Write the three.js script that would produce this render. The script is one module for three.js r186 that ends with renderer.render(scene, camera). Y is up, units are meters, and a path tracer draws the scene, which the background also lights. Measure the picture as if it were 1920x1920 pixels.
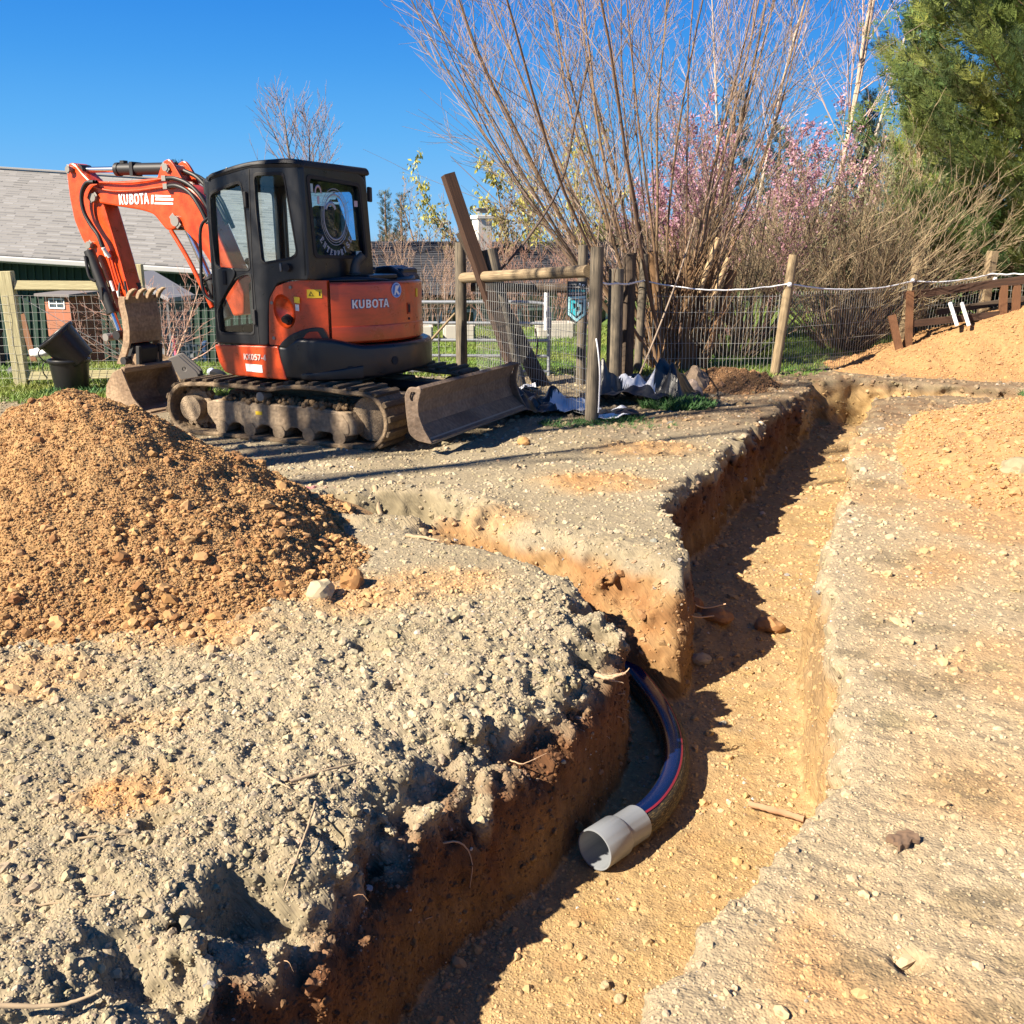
import * as THREE from 'three';
import { mergeGeometries, mergeVertices, toCreasedNormals } from 'three/addons/utils/BufferGeometryUtils.js';
import { RoundedBoxGeometry } from 'three/addons/geometries/RoundedBoxGeometry.js';
import { FontLoader } from 'three/addons/loaders/FontLoader.js';
import { TextGeometry } from 'three/addons/geometries/TextGeometry.js';

// ---------------------------------------------------------------- camera, sky, sun, exposure
const scene = new THREE.Scene();
const camera = new THREE.PerspectiveCamera(54.86, 1, 0.05, 900);
camera.position.set(0, 1.65, 0);
camera.rotation.set(-15.1 * Math.PI / 180, 0, 0);
const renderer = new THREE.WebGLRenderer({ antialias: true });
renderer.setSize(1024, 1024);
renderer.toneMapping = THREE.LinearToneMapping;
renderer.toneMappingExposure = 2.7;
renderer.shadowMap.enabled = true;
const EXPO = 2.7;

function skyTexture() {
  const W = 512, Hh = 256, d = new Float32Array(W * Hh * 4);
  const stops = [[-1, .20, .25, .28], [-.08, .26, .34, .42], [0, .34, .66, .97], [.045, .22, .55, .95], [.10, .125, .46, .93], [.16, .066, .35, .87], [.21, .040, .28, .82], [.40, .013, .14, .50], [.7, .009, .085, .33], [1, .009, .07, .27]];
  for (let j = 0; j < Hh; j++) {
    const y = Math.sin(((j + .5) / Hh - .5) * Math.PI);
    let k = 0; while (k < stops.length - 2 && stops[k + 1][0] < y) k++;
    const a = stops[k], b = stops[k + 1], t = Math.min(1, Math.max(0, (y - a[0]) / (b[0] - a[0])));
    for (let i = 0; i < W; i++) for (let c = 0; c < 4; c++) d[(j * W + i) * 4 + c] = c === 3 ? 1 : (a[c + 1] + (b[c + 1] - a[c + 1]) * t) / EXPO;
  }
  const t = new THREE.DataTexture(d, W, Hh, THREE.RGBAFormat, THREE.FloatType);
  t.mapping = THREE.EquirectangularReflectionMapping; t.magFilter = THREE.LinearFilter; t.minFilter = THREE.LinearFilter; t.needsUpdate = true;
  return t;
}
scene.background = skyTexture();
scene.environment = scene.background;
const SUN_EL = 38 * Math.PI / 180, SUN_AZ = [.835, -.55];           // horizontal direction in which the light travels
const sun = new THREE.DirectionalLight(new THREE.Color(1, .885, .72), 5);
sun.position.set(-SUN_AZ[0] * 40 * Math.cos(SUN_EL), 40 * Math.sin(SUN_EL), -SUN_AZ[1] * 40 * Math.cos(SUN_EL) - 8);
sun.target.position.set(0, 0, -8);
sun.castShadow = true; sun.shadow.mapSize.set(4096, 4096);
Object.assign(sun.shadow.camera, { left: -25, right: 25, top: 25, bottom: -25, near: 1, far: 120 });
scene.add(sun, sun.target);

// ---------------------------------------------------------------- small tools
let seed = 7;
const rnd = () => { seed = (seed + 0x6d2b79f5) | 0; let t = Math.imul(seed ^ (seed >>> 15), 1 | seed); t = (t + Math.imul(t ^ (t >>> 7), 61 | t)) ^ t; return ((t ^ (t >>> 14)) >>> 0) / 4294967296; };
const R = (a, b) => a + (b - a) * rnd();
const gauss = () => (rnd() + rnd() + rnd() + rnd() - 2) * .87;
const sm = (a, b, x) => { const t = Math.min(1, Math.max(0, (x - a) / (b - a))); return t * t * (3 - 2 * t); };
const mix = (a, b, t) => a + (b - a) * t;
const clamp = (x, a = 0, b = 1) => Math.min(b, Math.max(a, x));
const V = (x, y, z) => new THREE.Vector3(x, y, z);
const PERM = new Uint8Array(512);
{ const p = [...Array(256).keys()]; for (let i = 255; i > 0; i--) { const j = Math.floor(rnd() * (i + 1)); [p[i], p[j]] = [p[j], p[i]]; } for (let i = 0; i < 512; i++) PERM[i] = p[i & 255]; }
const GX = [1, -1, 1, -1, 1, -1, 1, -1, 0, 0, 0, 0, 1, -1, 0, 0], GY = [1, 1, -1, -1, 0, 0, 0, 0, 1, -1, 1, -1, 1, 1, -1, -1], GZ = [0, 0, 0, 0, 1, 1, -1, -1, 1, 1, -1, -1, 0, 0, 1, -1];
function n3(x, y, z) {                                               // gradient noise, about -1..1
  const X = Math.floor(x), Y = Math.floor(y), Z = Math.floor(z); x -= X; y -= Y; z -= Z;
  const u = x * x * x * (x * (x * 6 - 15) + 10), v = y * y * y * (y * (y * 6 - 15) + 10), w = z * z * z * (z * (z * 6 - 15) + 10);
  const a = X & 255, b = Y & 255, c = Z & 255;
  const A = PERM[a] + b, B = PERM[a + 1] + b, AA = PERM[A & 511] + c, AB = PERM[(A + 1) & 511] + c, BA = PERM[B & 511] + c, BB = PERM[(B + 1) & 511] + c;
  const g = (h, x, y, z) => { h &= 15; return GX[h] * x + GY[h] * y + GZ[h] * z; };
  const l = (t, p, q) => p + t * (q - p);
  return l(w, l(v, l(u, g(PERM[AA & 511], x, y, z), g(PERM[BA & 511], x - 1, y, z)), l(u, g(PERM[AB & 511], x, y - 1, z), g(PERM[BB & 511], x - 1, y - 1, z))),
    l(v, l(u, g(PERM[(AA + 1) & 511], x, y, z - 1), g(PERM[(BA + 1) & 511], x - 1, y, z - 1)), l(u, g(PERM[(AB + 1) & 511], x, y - 1, z - 1), g(PERM[(BB + 1) & 511], x - 1, y - 1, z - 1))));
}
const n2 = (x, z) => n3(x, 3.7, z);
const fbm2 = (x, z, o) => { let s = 0, a = 1, t = 0; for (let i = 0; i < o; i++) { s += a * n3(x, i * 7.3, z); t += a; a *= .5; x = x * 2.03 + 1.7; z = z * 2.03 - 2.1; } return s / t; };
const fbm3 = (x, y, z, o) => { let s = 0, a = 1, t = 0; for (let i = 0; i < o; i++) { s += a * n3(x, y, z); t += a; a *= .5; x = x * 2.03 + 1.7; y = y * 2.03 + .9; z = z * 2.03 - 2.1; } return s / t; };

const used = new Map();
function numbered(name) { const n = used.get(name) ?? 0; used.set(name, n + 1); return n ? `${name}_${String(n).padStart(3, '0')}` : name; }
function tag(o, label, category, group, kind) {
  if (label) o.userData.label = label; if (category) o.userData.category = category; if (group) o.userData.group = group; if (kind) o.userData.kind = kind; return o;
}
function add(o, name) { o.name = numbered(name); o.traverse((c) => { c.castShadow = c.receiveShadow = true; }); scene.add(o); return o; }
function thing(name, label, category, pos = [0, 0, 0], turn = 0, group) {
  const o = new THREE.Group(); o.position.set(...pos); o.rotation.y = turn; tag(o, label, category, group); return add(o, name);
}
function part(parent, name, geo, mat, kind) {
  const list = (Array.isArray(geo) ? geo : [geo]).filter(Boolean);
  const m = new THREE.Mesh(list.length > 1 ? join(list) : list[0], mat); m.name = name; m.castShadow = m.receiveShadow = true;
  if (kind) m.userData.kind = kind; parent.add(m); return m;
}
function join(list) {                                                // merges geometries with position, normal, uv only
  return mergeGeometries(list.map((g) => { g = g.index ? g.toNonIndexed() : g; const c = new THREE.BufferGeometry(); c.setAttribute('position', g.attributes.position); c.setAttribute('normal', g.attributes.normal);
    c.setAttribute('uv', g.attributes.uv ?? new THREE.BufferAttribute(new Float32Array(g.attributes.position.count * 2), 2)); return c; }));
}
const tf = (g, p = [0, 0, 0], r = [0, 0, 0]) => { g.applyMatrix4(new THREE.Matrix4().compose(V(...p), new THREE.Quaternion().setFromEuler(new THREE.Euler(...(r ?? [0, 0, 0]))), V(1, 1, 1))); return g; };
const box = (w, h, d, p, r, rad) => tf(rad ? new RoundedBoxGeometry(w, h, d, 2, rad) : new THREE.BoxGeometry(w, h, d), p, r);
const cyl = (r0, r1, h, p, r, n = 16, open = false) => tf(new THREE.CylinderGeometry(r0, r1, h, n, 1, open), p, r);
function rod(a, b, r0, r1 = r0, n = 10, caps = true) {               // straight tapered bar between two points
  a = Array.isArray(a) ? V(...a) : a; b = Array.isArray(b) ? V(...b) : b;
  const d = b.clone().sub(a), g = new THREE.CylinderGeometry(r1, r0, d.length(), n, 1, !caps);
  g.applyQuaternion(new THREE.Quaternion().setFromUnitVectors(V(0, 1, 0), d.normalize())); g.translate((a.x + b.x) / 2, (a.y + b.y) / 2, (a.z + b.z) / 2); return g;
}
function beam(a, b, w, h, roll = 0) {                                // square bar between two points
  a = V(...a); b = V(...b); const d = b.clone().sub(a), g = new THREE.BoxGeometry(w, d.length(), h); g.rotateY(roll);
  g.applyQuaternion(new THREE.Quaternion().setFromUnitVectors(V(0, 1, 0), d.clone().normalize())); g.translate((a.x + b.x) / 2, (a.y + b.y) / 2, (a.z + b.z) / 2); return g;
}
const curve = (pts) => new THREE.CatmullRomCurve3(pts.map((p) => Array.isArray(p) ? V(...p) : p));
const tube = (pts, r, n = 20, m = 8) => new THREE.TubeGeometry(curve(pts), n, r, m, false);
function prism(pts, z0, z1, bevel = .012, holes = []) {              // outline in x-y, extruded from z0 to z1
  const s = new THREE.Shape(pts.map((p) => new THREE.Vector2(...p)));
  for (const h of holes) s.holes.push(new THREE.Path(h.map((p) => new THREE.Vector2(...p))));
  const b = Math.min(bevel, (z1 - z0) / 2.01), g = new THREE.ExtrudeGeometry(s, { depth: z1 - z0 - 2 * b, bevelEnabled: b > 0, bevelThickness: b, bevelSize: b, bevelOffset: -b, bevelSegments: 2, curveSegments: 10 });
  g.translate(0, 0, z0 + b); return g;
}
const circ = (x, y, r, n = 16) => [...Array(n).keys()].map((i) => [x + r * Math.cos(i / n * 6.2832), y + r * Math.sin(i / n * 6.2832)]);
function rounded(pts, r, n = 4) {                                    // polygon with rounded corners
  const out = [], L = pts.length;
  for (let i = 0; i < L; i++) {
    const p = pts[i], a = pts[(i + L - 1) % L], b = pts[(i + 1) % L], q = p[2] ?? r;
    const ua = [a[0] - p[0], a[1] - p[1]], ub = [b[0] - p[0], b[1] - p[1]], la = Math.hypot(...ua), lb = Math.hypot(...ub), k = Math.min(q, la * .45, lb * .45);
    const s = [p[0] + ua[0] / la * k, p[1] + ua[1] / la * k], e = [p[0] + ub[0] / lb * k, p[1] + ub[1] / lb * k];
    for (let j = 0; j <= n; j++) { const t = j / n, c0 = (1 - t) ** 2, c1 = 2 * t * (1 - t), c2 = t * t; out.push([c0 * s[0] + c1 * p[0] + c2 * e[0], c0 * s[1] + c1 * p[1] + c2 * e[1]]); }
  }
  return out;
}
// textures
function dataTex(n, f, rx = 1, ry = rx, srgb = false) {              // f(i, j) -> [r, g, b] 0..255, or one number
  const d = new Uint8Array(n * n * 4);
  for (let j = 0; j < n; j++) for (let i = 0; i < n; i++) { const c = f(i, j), o = (j * n + i) * 4; for (let k = 0; k < 3; k++) d[o + k] = clamp(Array.isArray(c) ? c[k] : c, 0, 255); d[o + 3] = 255; }
  const t = new THREE.DataTexture(d, n, n); t.wrapS = t.wrapT = THREE.RepeatWrapping; t.magFilter = THREE.LinearFilter; t.minFilter = THREE.LinearMipmapLinearFilter; t.generateMipmaps = true; t.repeat.set(rx, ry);
  if (srgb) t.colorSpace = THREE.SRGBColorSpace; t.needsUpdate = true; return t;
}
function pnoise(n, f, o, s = 0) {                                    // tiling gradient noise, f cells across, o octaves
  const out = new Float32Array(n * n), h = (X, Y, P) => PERM[(PERM[((X % P) + P) % P & 255] + ((Y % P) + P) % P + s * 17) & 255] / 255 * 6.2832;
  const fade = (t) => t * t * t * (t * (t * 6 - 15) + 10);
  let amp = 1; for (let k = 0; k < o; k++, amp *= .55, f *= 2) for (let j = 0; j < n; j++) for (let i = 0; i < n; i++) {
    const x = i / n * f, y = j / n * f, X = Math.floor(x), Y = Math.floor(y), u = x - X, v = y - Y, g = (a, b) => { const t = h(X + a, Y + b, f); return Math.cos(t) * (u - a) + Math.sin(t) * (v - b); };
    out[j * n + i] += amp * 1.4 * mix(mix(g(0, 0), g(1, 0), fade(u)), mix(g(0, 1), g(1, 1), fade(u)), fade(v));
  }
  return out;
}
function std(color, roughness = .8, o = {}) { const c = new THREE.Color(); Array.isArray(color) ? c.setRGB(...color) : c.set(color); return new THREE.MeshStandardMaterial({ color: c, roughness, ...o }); }
function phys(color, roughness, o = {}) { const c = new THREE.Color(); Array.isArray(color) ? c.setRGB(...color) : c.set(color); return new THREE.MeshPhysicalMaterial({ color: c, roughness, ...o }); }
class Tubes {                                                        // many thin tapering tubes in one mesh
  constructor() { this.p = []; this.c = []; this.i = []; }
  add(pts, r0, r1, sides, col) {
    const n = pts.length; let base = this.p.length / 3, T = V(0, 0, 0), A = V(0, 0, 0), B = V(0, 0, 0);
    for (let k = 0; k < n; k++) {
      T.copy(pts[Math.min(n - 1, k + 1)]).sub(pts[Math.max(0, k - 1)]).normalize(); if (k === 0) A.set(.31, .2, .93).cross(T).normalize(); B.copy(A).cross(T).normalize(); A.copy(T).cross(B).normalize();
      const r = mix(r0, r1, k / (n - 1));
      for (let s = 0; s < sides; s++) { const a = s / sides * 6.2832, x = Math.cos(a) * r, y = Math.sin(a) * r; this.p.push(pts[k].x + A.x * x + B.x * y, pts[k].y + A.y * x + B.y * y, pts[k].z + A.z * x + B.z * y); this.c.push(...col); }
      if (k) for (let s = 0; s < sides; s++) { const a = base + (k - 1) * sides + s, b = base + (k - 1) * sides + (s + 1) % sides; this.i.push(a, a + sides, b, b, a + sides, b + sides); }
    }
  }
  geo() { const g = new THREE.BufferGeometry(); g.setAttribute('position', new THREE.Float32BufferAttribute(this.p, 3)); g.setAttribute('color', new THREE.Float32BufferAttribute(this.c, 3)); g.setIndex(this.i); g.computeVertexNormals(); return g; }
}
const barkM = new THREE.MeshStandardMaterial({ vertexColors: true, roughness: .9 });

// ---------------------------------------------------------------- the ground and its trench
const LIP = [[-2.2, .3], [-1.55, -.9], [-1.1, -1.5], [-.79, -1.95], [-.53, -2.38], [-.28, -2.87], [.08, -3.32], [.36, -3.72], [.50, -4.02], [.51, -4.35], [.40, -4.72], [.22, -4.98], [-.05, -5.25], [-.34, -5.5], [-.62, -5.72],
  [-.58, -5.95], [-.29, -6.0], [.03, -5.82], [.37, -5.52], [.72, -5.15], [.90, -5.02], [1.0, -5.25], [1.02, -5.75], [1.0, -6.3], [1.12, -6.75], [1.38, -7.15], [1.62, -7.7], [1.95, -8.5], [2.35, -9.35], [2.9, -10.6], [3.55, -11.75], [3.85, -12.6],
  [4.4, -12.75], [5.2, -12.2], [6.3, -11.7], [6.3, -11.0], [4.85, -11.25], [4.2, -11.15], [3.85, -10.5], [3.2, -8.95], [2.57, -7.37], [2.2, -6.4], [1.9, -5.63], [1.62, -4.9], [1.42, -4.24], [1.27, -3.5], [1.09, -2.93], [.74, -2.43], [.45, -2.11], [.23, -1.8], [-.2, -1.2], [-.75, -.4], [-1.2, .3]];
function polyDist(P, x, z) {                                         // signed distance, negative inside
  let d = 1e9, ins = false;
  for (let i = 0, j = P.length - 1; i < P.length; j = i++) {
    const ax = P[j][0], az = P[j][1], ex = P[i][0] - ax, ez = P[i][1] - az, wx = x - ax, wz = z - az, t = clamp((wx * ex + wz * ez) / (ex * ex + ez * ez)), bx = wx - ex * t, bz = wz - ez * t;
    d = Math.min(d, bx * bx + bz * bz);
    if ((P[i][1] > z) !== (az > z) && x < (ax - P[i][0]) * (z - P[i][1]) / (az - P[i][1]) + P[i][0]) ins = !ins;
  }
  return (ins ? -1 : 1) * Math.sqrt(d);
}
const sideMask = (x, z) => sm(.75, .35, x) * sm(-4.2, -4.6, z) * sm(-6.6, -6.3, z) ;
const faceMask = (x, z) => sm(1.05, .8, x) * sm(-4.75, -5.0, z + (.55 - x) * .62) * sm(-6.9, -6.4, z);  // sloping front of the far block
const lumpMask = (x, z) => sm(.55, .25, x + (z + 3.9) * .35) * sm(-5.2, -4.4, z);                  // crumbling near block
// ground level without the trench
function baseH(x, z) {
  let h = .020 * fbm2(x * .7, z * .7, 2) + .010 * n2(x * 2.3 + 9, z * 2.3);
  h -= .85 * sm(-13, -21.5, z) * sm(-1.5, -4.5, x);                  // lawn falls away towards the barn
  h -= 1.7 * sm(-20, -31, z) * sm(4.5, 1, x) * (1 - .5 * sm(-1.5, -4.5, x));  // and behind the gate
  h += .25 * sm(-14, -40, z) * sm(3, 8, x);
  h += .05 * sm(1.9, 4.5, x + (z + 5) * .45) * sm(-11, -8, z);       // right bank
  return h;
}
function topH(x, z) {
  let h = baseH(x, z);
  const near = sm(-10, -3, z);
  h += near * (.009 * fbm2(x * 7, z * 7, 3) + .005 * n2(x * 31, z * 31));
  // lumps of the near block, rising towards its lip
  const lm = lumpMask(x, z);
  if (lm > 0) h += lm * (.035 * fbm2(x * 3.1 + 4, z * 3.1, 3) + .012 * sm(-.1, .35, fbm2(x * 9 + 7, z * 9, 4)) + .020 * Math.abs(n2(x * 16, z * 16)) + .030 * Math.max(0, n2(x * 8.3, z * 8.3 + 3) - .1));
  // wheel tracks by the machine and scraped lines on the right bank
  h += .012 * sm(-6.6, -7.2, z) * Math.sin((z * .9 + x * .42) * 16 + 2 * n2(x, z)) * sm(-9, -7.6, z) * sm(1.2, .4, x);
  const rb = sm(.2, .7, x - Math.max(0, -z - 1.8) * .42) * near; h += rb * .012 * (n3(x * 2.5 + z * 1.2, 5, (z * .8 - x * .5) * 17)) * sm(-4.5, -3, z);
  // the pit near the junction
  const px = (x + .80) * .93 + (z + 6.25) * .25, pz = (z + 6.25) - (x + .80) * .1, pr = Math.hypot(px / .52, pz / .29) + .18 * n2(x * 6, z * 6) + .08 * n2(x * 17, z * 17); h -= .46 * sm(1.05, .78, pr) * (.8 + .4 * n2(x * 8, z * 8)); h += .05 * Math.exp(-((pr - 1.25) ** 2) * 22);
  for (const [bx, bz, r, k] of [[.62, -6.95, .42, .05], [1.2, -8.1, .5, .06], [.35, -7.0, .2, .03]]) { const d = Math.hypot(x - bx, (z - bz) * 1.3) / r + .4 * n2(x * 5, z * 5); if (d < 1.5) h += k * sm(1.2, .1, d) * (.8 + .6 * n2(x * 14, z * 14)); }
  // footprints / scuffs in the near block
  for (const [fx, fz, fr, fd] of PITS) { const d = Math.hypot((x - fx), (z - fz) * 1.2); if (d < fr * 1.7) h -= fd * sm(fr * 1.3, fr * .4, d + fr * .5 * n2(x * 9, z * 9)); }
  return h;
}
const PITS = [[-.72, -2.33, .12, .17], [-.90, -2.02, .10, .12], [-.40, -2.72, .08, .11], [-.55, -2.6, .05, .06], [-.13, -3.02, .09, .12], [.10, -3.62, .07, .08], [-.45, -3.55, .06, .05], [.52, -1.75, .06, .05], [.95, -2.0, .05, .04], [-.62, -3.9, .07, .05], [-1.05, -2.6, .06, .04], [.66, -1.62, .05, .05], [.30, -3.95, .08, .10]];
function floorH(x, z) {
  let f = -.65 + .018 * fbm2(x * 2.2, z * 2.2, 3) + .006 * n2(x * 13, z * 13) + .003 * n2(x * 41, z * 41);
  const s = sideMask(x, z); f += s * (.10 + .48 * sm(.45, -.55, x));
  f += .05 * sm(-10.5, -12, z);
  // rubble fallen from the lip below the junction and the heap by the near edge
  f += .10 * Math.exp(-(((x - 1.0) / .32) ** 2 + ((z + 5.85) / .4) ** 2)) * (1 + .8 * n2(x * 9, z * 9));
  f += .13 * Math.exp(-(((x + .22) / .22) ** 2 + ((z + 2.02) / .22) ** 2)) * (1 + .9 * n2(x * 11, z * 11));
  return f;
}
const smax = (a, b, k) => { const h = Math.max(k - Math.abs(a - b), 0) / k; return Math.max(a, b) + h * h * k * .25; };
const Z0 = -.55, Z1 = -13.8;
const halfW = (z) => 1.75 + .40 * -z, midX = (z) => .02 * -z;
function inPatch(x, z, m = 0) { return z < Z0 - m && z > Z1 + m && Math.abs(x - midX(z)) < halfW(z) - m; }

// colours are base colours, linear
const C = { gravel: [.290, .236, .150], pale: [.370, .308, .206], grey: [.218, .186, .132], orange: [.40, .215, .083], sand: [.44, .298, .150], gold: [.415, .275, .118], brown: [.115, .050, .019], red: [.155, .060, .020], dark: [.125, .085, .05], olive: [.205, .175, .095] };
const PAINT = [[-1.95, -7.1, .06], [-1.45, -6.78, .07], [-1.25, -6.62, .05], [2.75, -11.5, .1]];
const DAMP = [[1.6, -3.55, .17], [1.63, -4.2, .13], [1.9, -4.1, .12], [2.05, -5.1, .14], [2.6, -6.9, .2], [1.22, -2.22, .12], [.83, -1.98, .1], [1.45, -2.75, .14], [1.45, -3.85, .1], [1.25, -1.9, .2], [1.0, -1.75, .12]];
const lerpC = (a, b, t) => [mix(a[0], b[0], t), mix(a[1], b[1], t), mix(a[2], b[2], t)];
const BLOBS = [[.62, -6.95, .5, .95], [1.15, -8.15, .55, .8], [.3, -7.0, .25, .5], [-1.22, -2.72, .2, .9], [-1.3, -3.2, .2, .5], [-.35, -4.75, .35, .7], [-.75, -4.55, .4, .8], [-1.4, -4.1, .4, .8], [-1.9, -3.6, .35, .6], [2.9, -4.9, .9, .5], [2.6, -6.6, .7, .6], [3.3, -8.3, .9, .7], [2.2, -3.6, .7, .6], [1.5, -2.7, .35, .5], [2.0, -2.6, .4, .5], [3.2, -5.8, .9, .8], [-.3, -5.9, .3, .6], [-.05, -6.0, .25, .6], [.6, -1.72, .14, .5], [4.3, -10, 1.2, .5], [1.4, -9.6, .6, .5]];
function groundColour(x, y, z, ny, H, dT) {
  const big = fbm2(x * .9 + 5, z * .9, 3), mid = fbm3(x * 5, y * 5, z * 5, 3), fine = n3(x * 43, y * 43, z * 43), fine2 = n3(x * 90, y * 90, z * 90);
  const depth = H - y;
  let top = lerpC(C.gravel, C.pale, clamp(.45 + big * .9 + mid * .4)); top = lerpC(top, C.grey, clamp(mid * 1.3 - .1));
  if (x > .2 + Math.max(0, -z - 1.8) * .40) top = lerpC(top, [.41, .318, .202], .65);
  let o = 0; for (const [bx, bz, br, ba] of BLOBS) { const d = Math.hypot(x - bx, (z - bz) * 1.25) / br; if (d < 1.6) o = Math.max(o, ba * sm(1.35, .35, d + .55 * fbm2(x * 4 + bx, z * 4, 3))); }
  const right = sm(0, .5, x - Math.max(0, -z - 1.8) * .40) * sm(-12, -10, z) * sm(.05, .25, dT);
  o = Math.max(o, right * clamp(.38 + fbm2(x * 1.3, z * 1.3 + 9, 3) * 1.7) * .8);
  top = lerpC(top, C.sand, o); if (o > .35) top = lerpC(top, C.orange, clamp((o - .35) * 1.7 * clamp(.65 + mid * .8)));
  for (const [bx, bz, br] of PAINT) { const d = Math.hypot((x - bx) * .6, z - bz) / br; if (d < 1.4) top = lerpC(top, [.60, .13, .20], .7 * sm(1, .4, d + 1.1 * fbm2(x * 14, z * 14, 3))); }
  const damp = sm(.22, .42, fbm2(x * 2.6 + 31, z * 2.6, 3)) * (right > .3 ? .75 : .25); top = lerpC(top, C.olive, damp * .7);
  // far left of the trench: trampled brown earth and dark soil by the lip
  for (const [bx, bz, br] of DAMP) { const d = Math.hypot(x - bx, (z - bz) * 1.1) / br; if (d < 1.5) top = lerpC(top, [.15, .115, .062], .5 * sm(1.0, .5, d + 1.5 * fbm2(x * 9 + bx, z * 9, 4))); }
  const far = sm(-8.2, -10, z) * sm(-.5, 1, x) * sm(.9, 0, Math.abs(dT) - .9); top = lerpC(top, lerpC(C.brown, C.gravel, clamp(.35 + mid)), far * .75);
  const dirtTrack = sm(-7.6, -9.5, z) * sm(2.2, .5, x); top = lerpC(top, lerpC(C.gravel, C.dark, .45), dirtTrack * .55);
  let c = top;
  const layer = .105 + .085 * lumpMask(x, z) * (1 + 1.2 * fbm2(x * 6 + 2, z * 6, 2)) + .045 * mid + .05 * fbm2(x * 2, z * 2, 2);
  if (depth > layer * .6) {
    const t = sm(layer * .6, layer * 1.5, depth);
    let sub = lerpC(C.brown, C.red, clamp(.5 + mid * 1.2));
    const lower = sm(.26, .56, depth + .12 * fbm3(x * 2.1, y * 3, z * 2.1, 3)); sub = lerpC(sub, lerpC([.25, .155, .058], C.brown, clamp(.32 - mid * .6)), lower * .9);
    const cut = n3(x * 15 + 3, y * 2.2, z * 15) * .5 + n3(x * 34, y * 5, z * 34) * .35; sub = sub.map((q) => q * (1 + .45 * cut));
    if (faceMask(x, z) > .1) sub = lerpC(sub, lerpC([.36, .225, .10], [.28, .135, .048], clamp(.5 + mid * 1.3 + .5 * n3(x * 3, y * 7, z * 3))), faceMask(x, z) * .9 * sm(.66, .36, depth));
    if (z < -9) sub = lerpC(sub, C.sand, sm(-11, -12, z) * .8);
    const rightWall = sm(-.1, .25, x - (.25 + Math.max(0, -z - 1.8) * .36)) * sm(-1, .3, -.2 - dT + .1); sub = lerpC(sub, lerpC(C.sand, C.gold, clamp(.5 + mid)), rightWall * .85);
    if (z < -11.4) sub = lerpC(sub, C.gold, sm(.1, .3, depth));
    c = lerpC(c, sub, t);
    const isFloor = sm(.35, .8, ny) * sm(.3, .45, depth);
    if (isFloor > 0) {
      let fl = lerpC(C.gold, C.sand, clamp(.5 + mid * .9 + big * .7)); fl = lerpC(fl, C.grey, clamp(fbm2(x * 5 + 40, z * 5, 3) * 1.5 - .1) * .6); fl = lerpC(fl, C.orange, clamp(fbm2(x * 6, z * 6 + 77, 3) * 1.4 - .15));
      c = lerpC(c, fl, isFloor * .92);
    }
  } else if (ny < .55) c = lerpC(c, C.olive, .35 * (1 - ny));
  const k = 1 + .16 * fine + .10 * fine2 + .10 * mid;
  return [c[0] * k, c[1] * k, c[2] * k];
}
function grit(n, cells, s, share) {                                  // tiling field of rounded grains: [height, tone]
  const px = [], out = new Float32Array(n * n * 2); let q = s * 7919; const r = () => { q = (q * 1664525 + 1013904223) >>> 0; return q / 4294967296; };
  for (let i = 0; i < cells * cells; i++) px.push([r(), r(), r() < share ? .35 + .45 * r() : 0, r()]);
  for (let j = 0; j < n; j++) for (let i = 0; i < n; i++) {
    const x = i / n * cells, y = j / n * cells, X = Math.floor(x), Y = Math.floor(y); let best = 0, tone = .5;
    for (let b = -1; b <= 1; b++) for (let a = -1; a <= 1; a++) { const p = px[((Y + b + cells) % cells) * cells + (X + a + cells) % cells], rr = p[2]; if (!rr) continue; const d = ((X + a + p[0] - x) ** 2 + (Y + b + p[1] - y) ** 2) / (rr * rr), h = (1 - d) * rr; if (h > best) { best = h; tone = p[3]; } }
    out[(j * n + i) * 2] = best; out[(j * n + i) * 2 + 1] = tone;
  }
  return out;
}
const GRAIN = { fine: grit(512, 84, 3, .8), mid: grit(512, 38, 5, .35), big: grit(512, 17, 9, .16), soft: pnoise(512, 16, 4, 8) };
const grainBump = dataTex(512, (i, j) => { const k = j * 512 + i; return 40 + 75 * GRAIN.fine[k * 2] + 105 * GRAIN.mid[k * 2] + 170 * GRAIN.big[k * 2] + 40 * GRAIN.soft[k]; }, 1);
const grainMap = dataTex(512, (i, j) => { const k = j * 512 + i, g = (f, w) => f[k * 2] > .02 ? (f[k * 2 + 1] - .5) * w : 0, v = 206 + g(GRAIN.fine, 40) + g(GRAIN.mid, 55) + g(GRAIN.big, 60) + 14 * GRAIN.soft[k]; return [v, v * .995, v * .98]; }, 1);
const M = {};
M.soil = new THREE.MeshStandardMaterial({ vertexColors: true, roughness: .97, map: grainMap, bumpMap: grainBump, bumpScale: .0075 });
const soilUV = (x, y, z) => [(x * .91 + y * .84) / .55, (z * .93 + y * .54) / .55];

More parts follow.
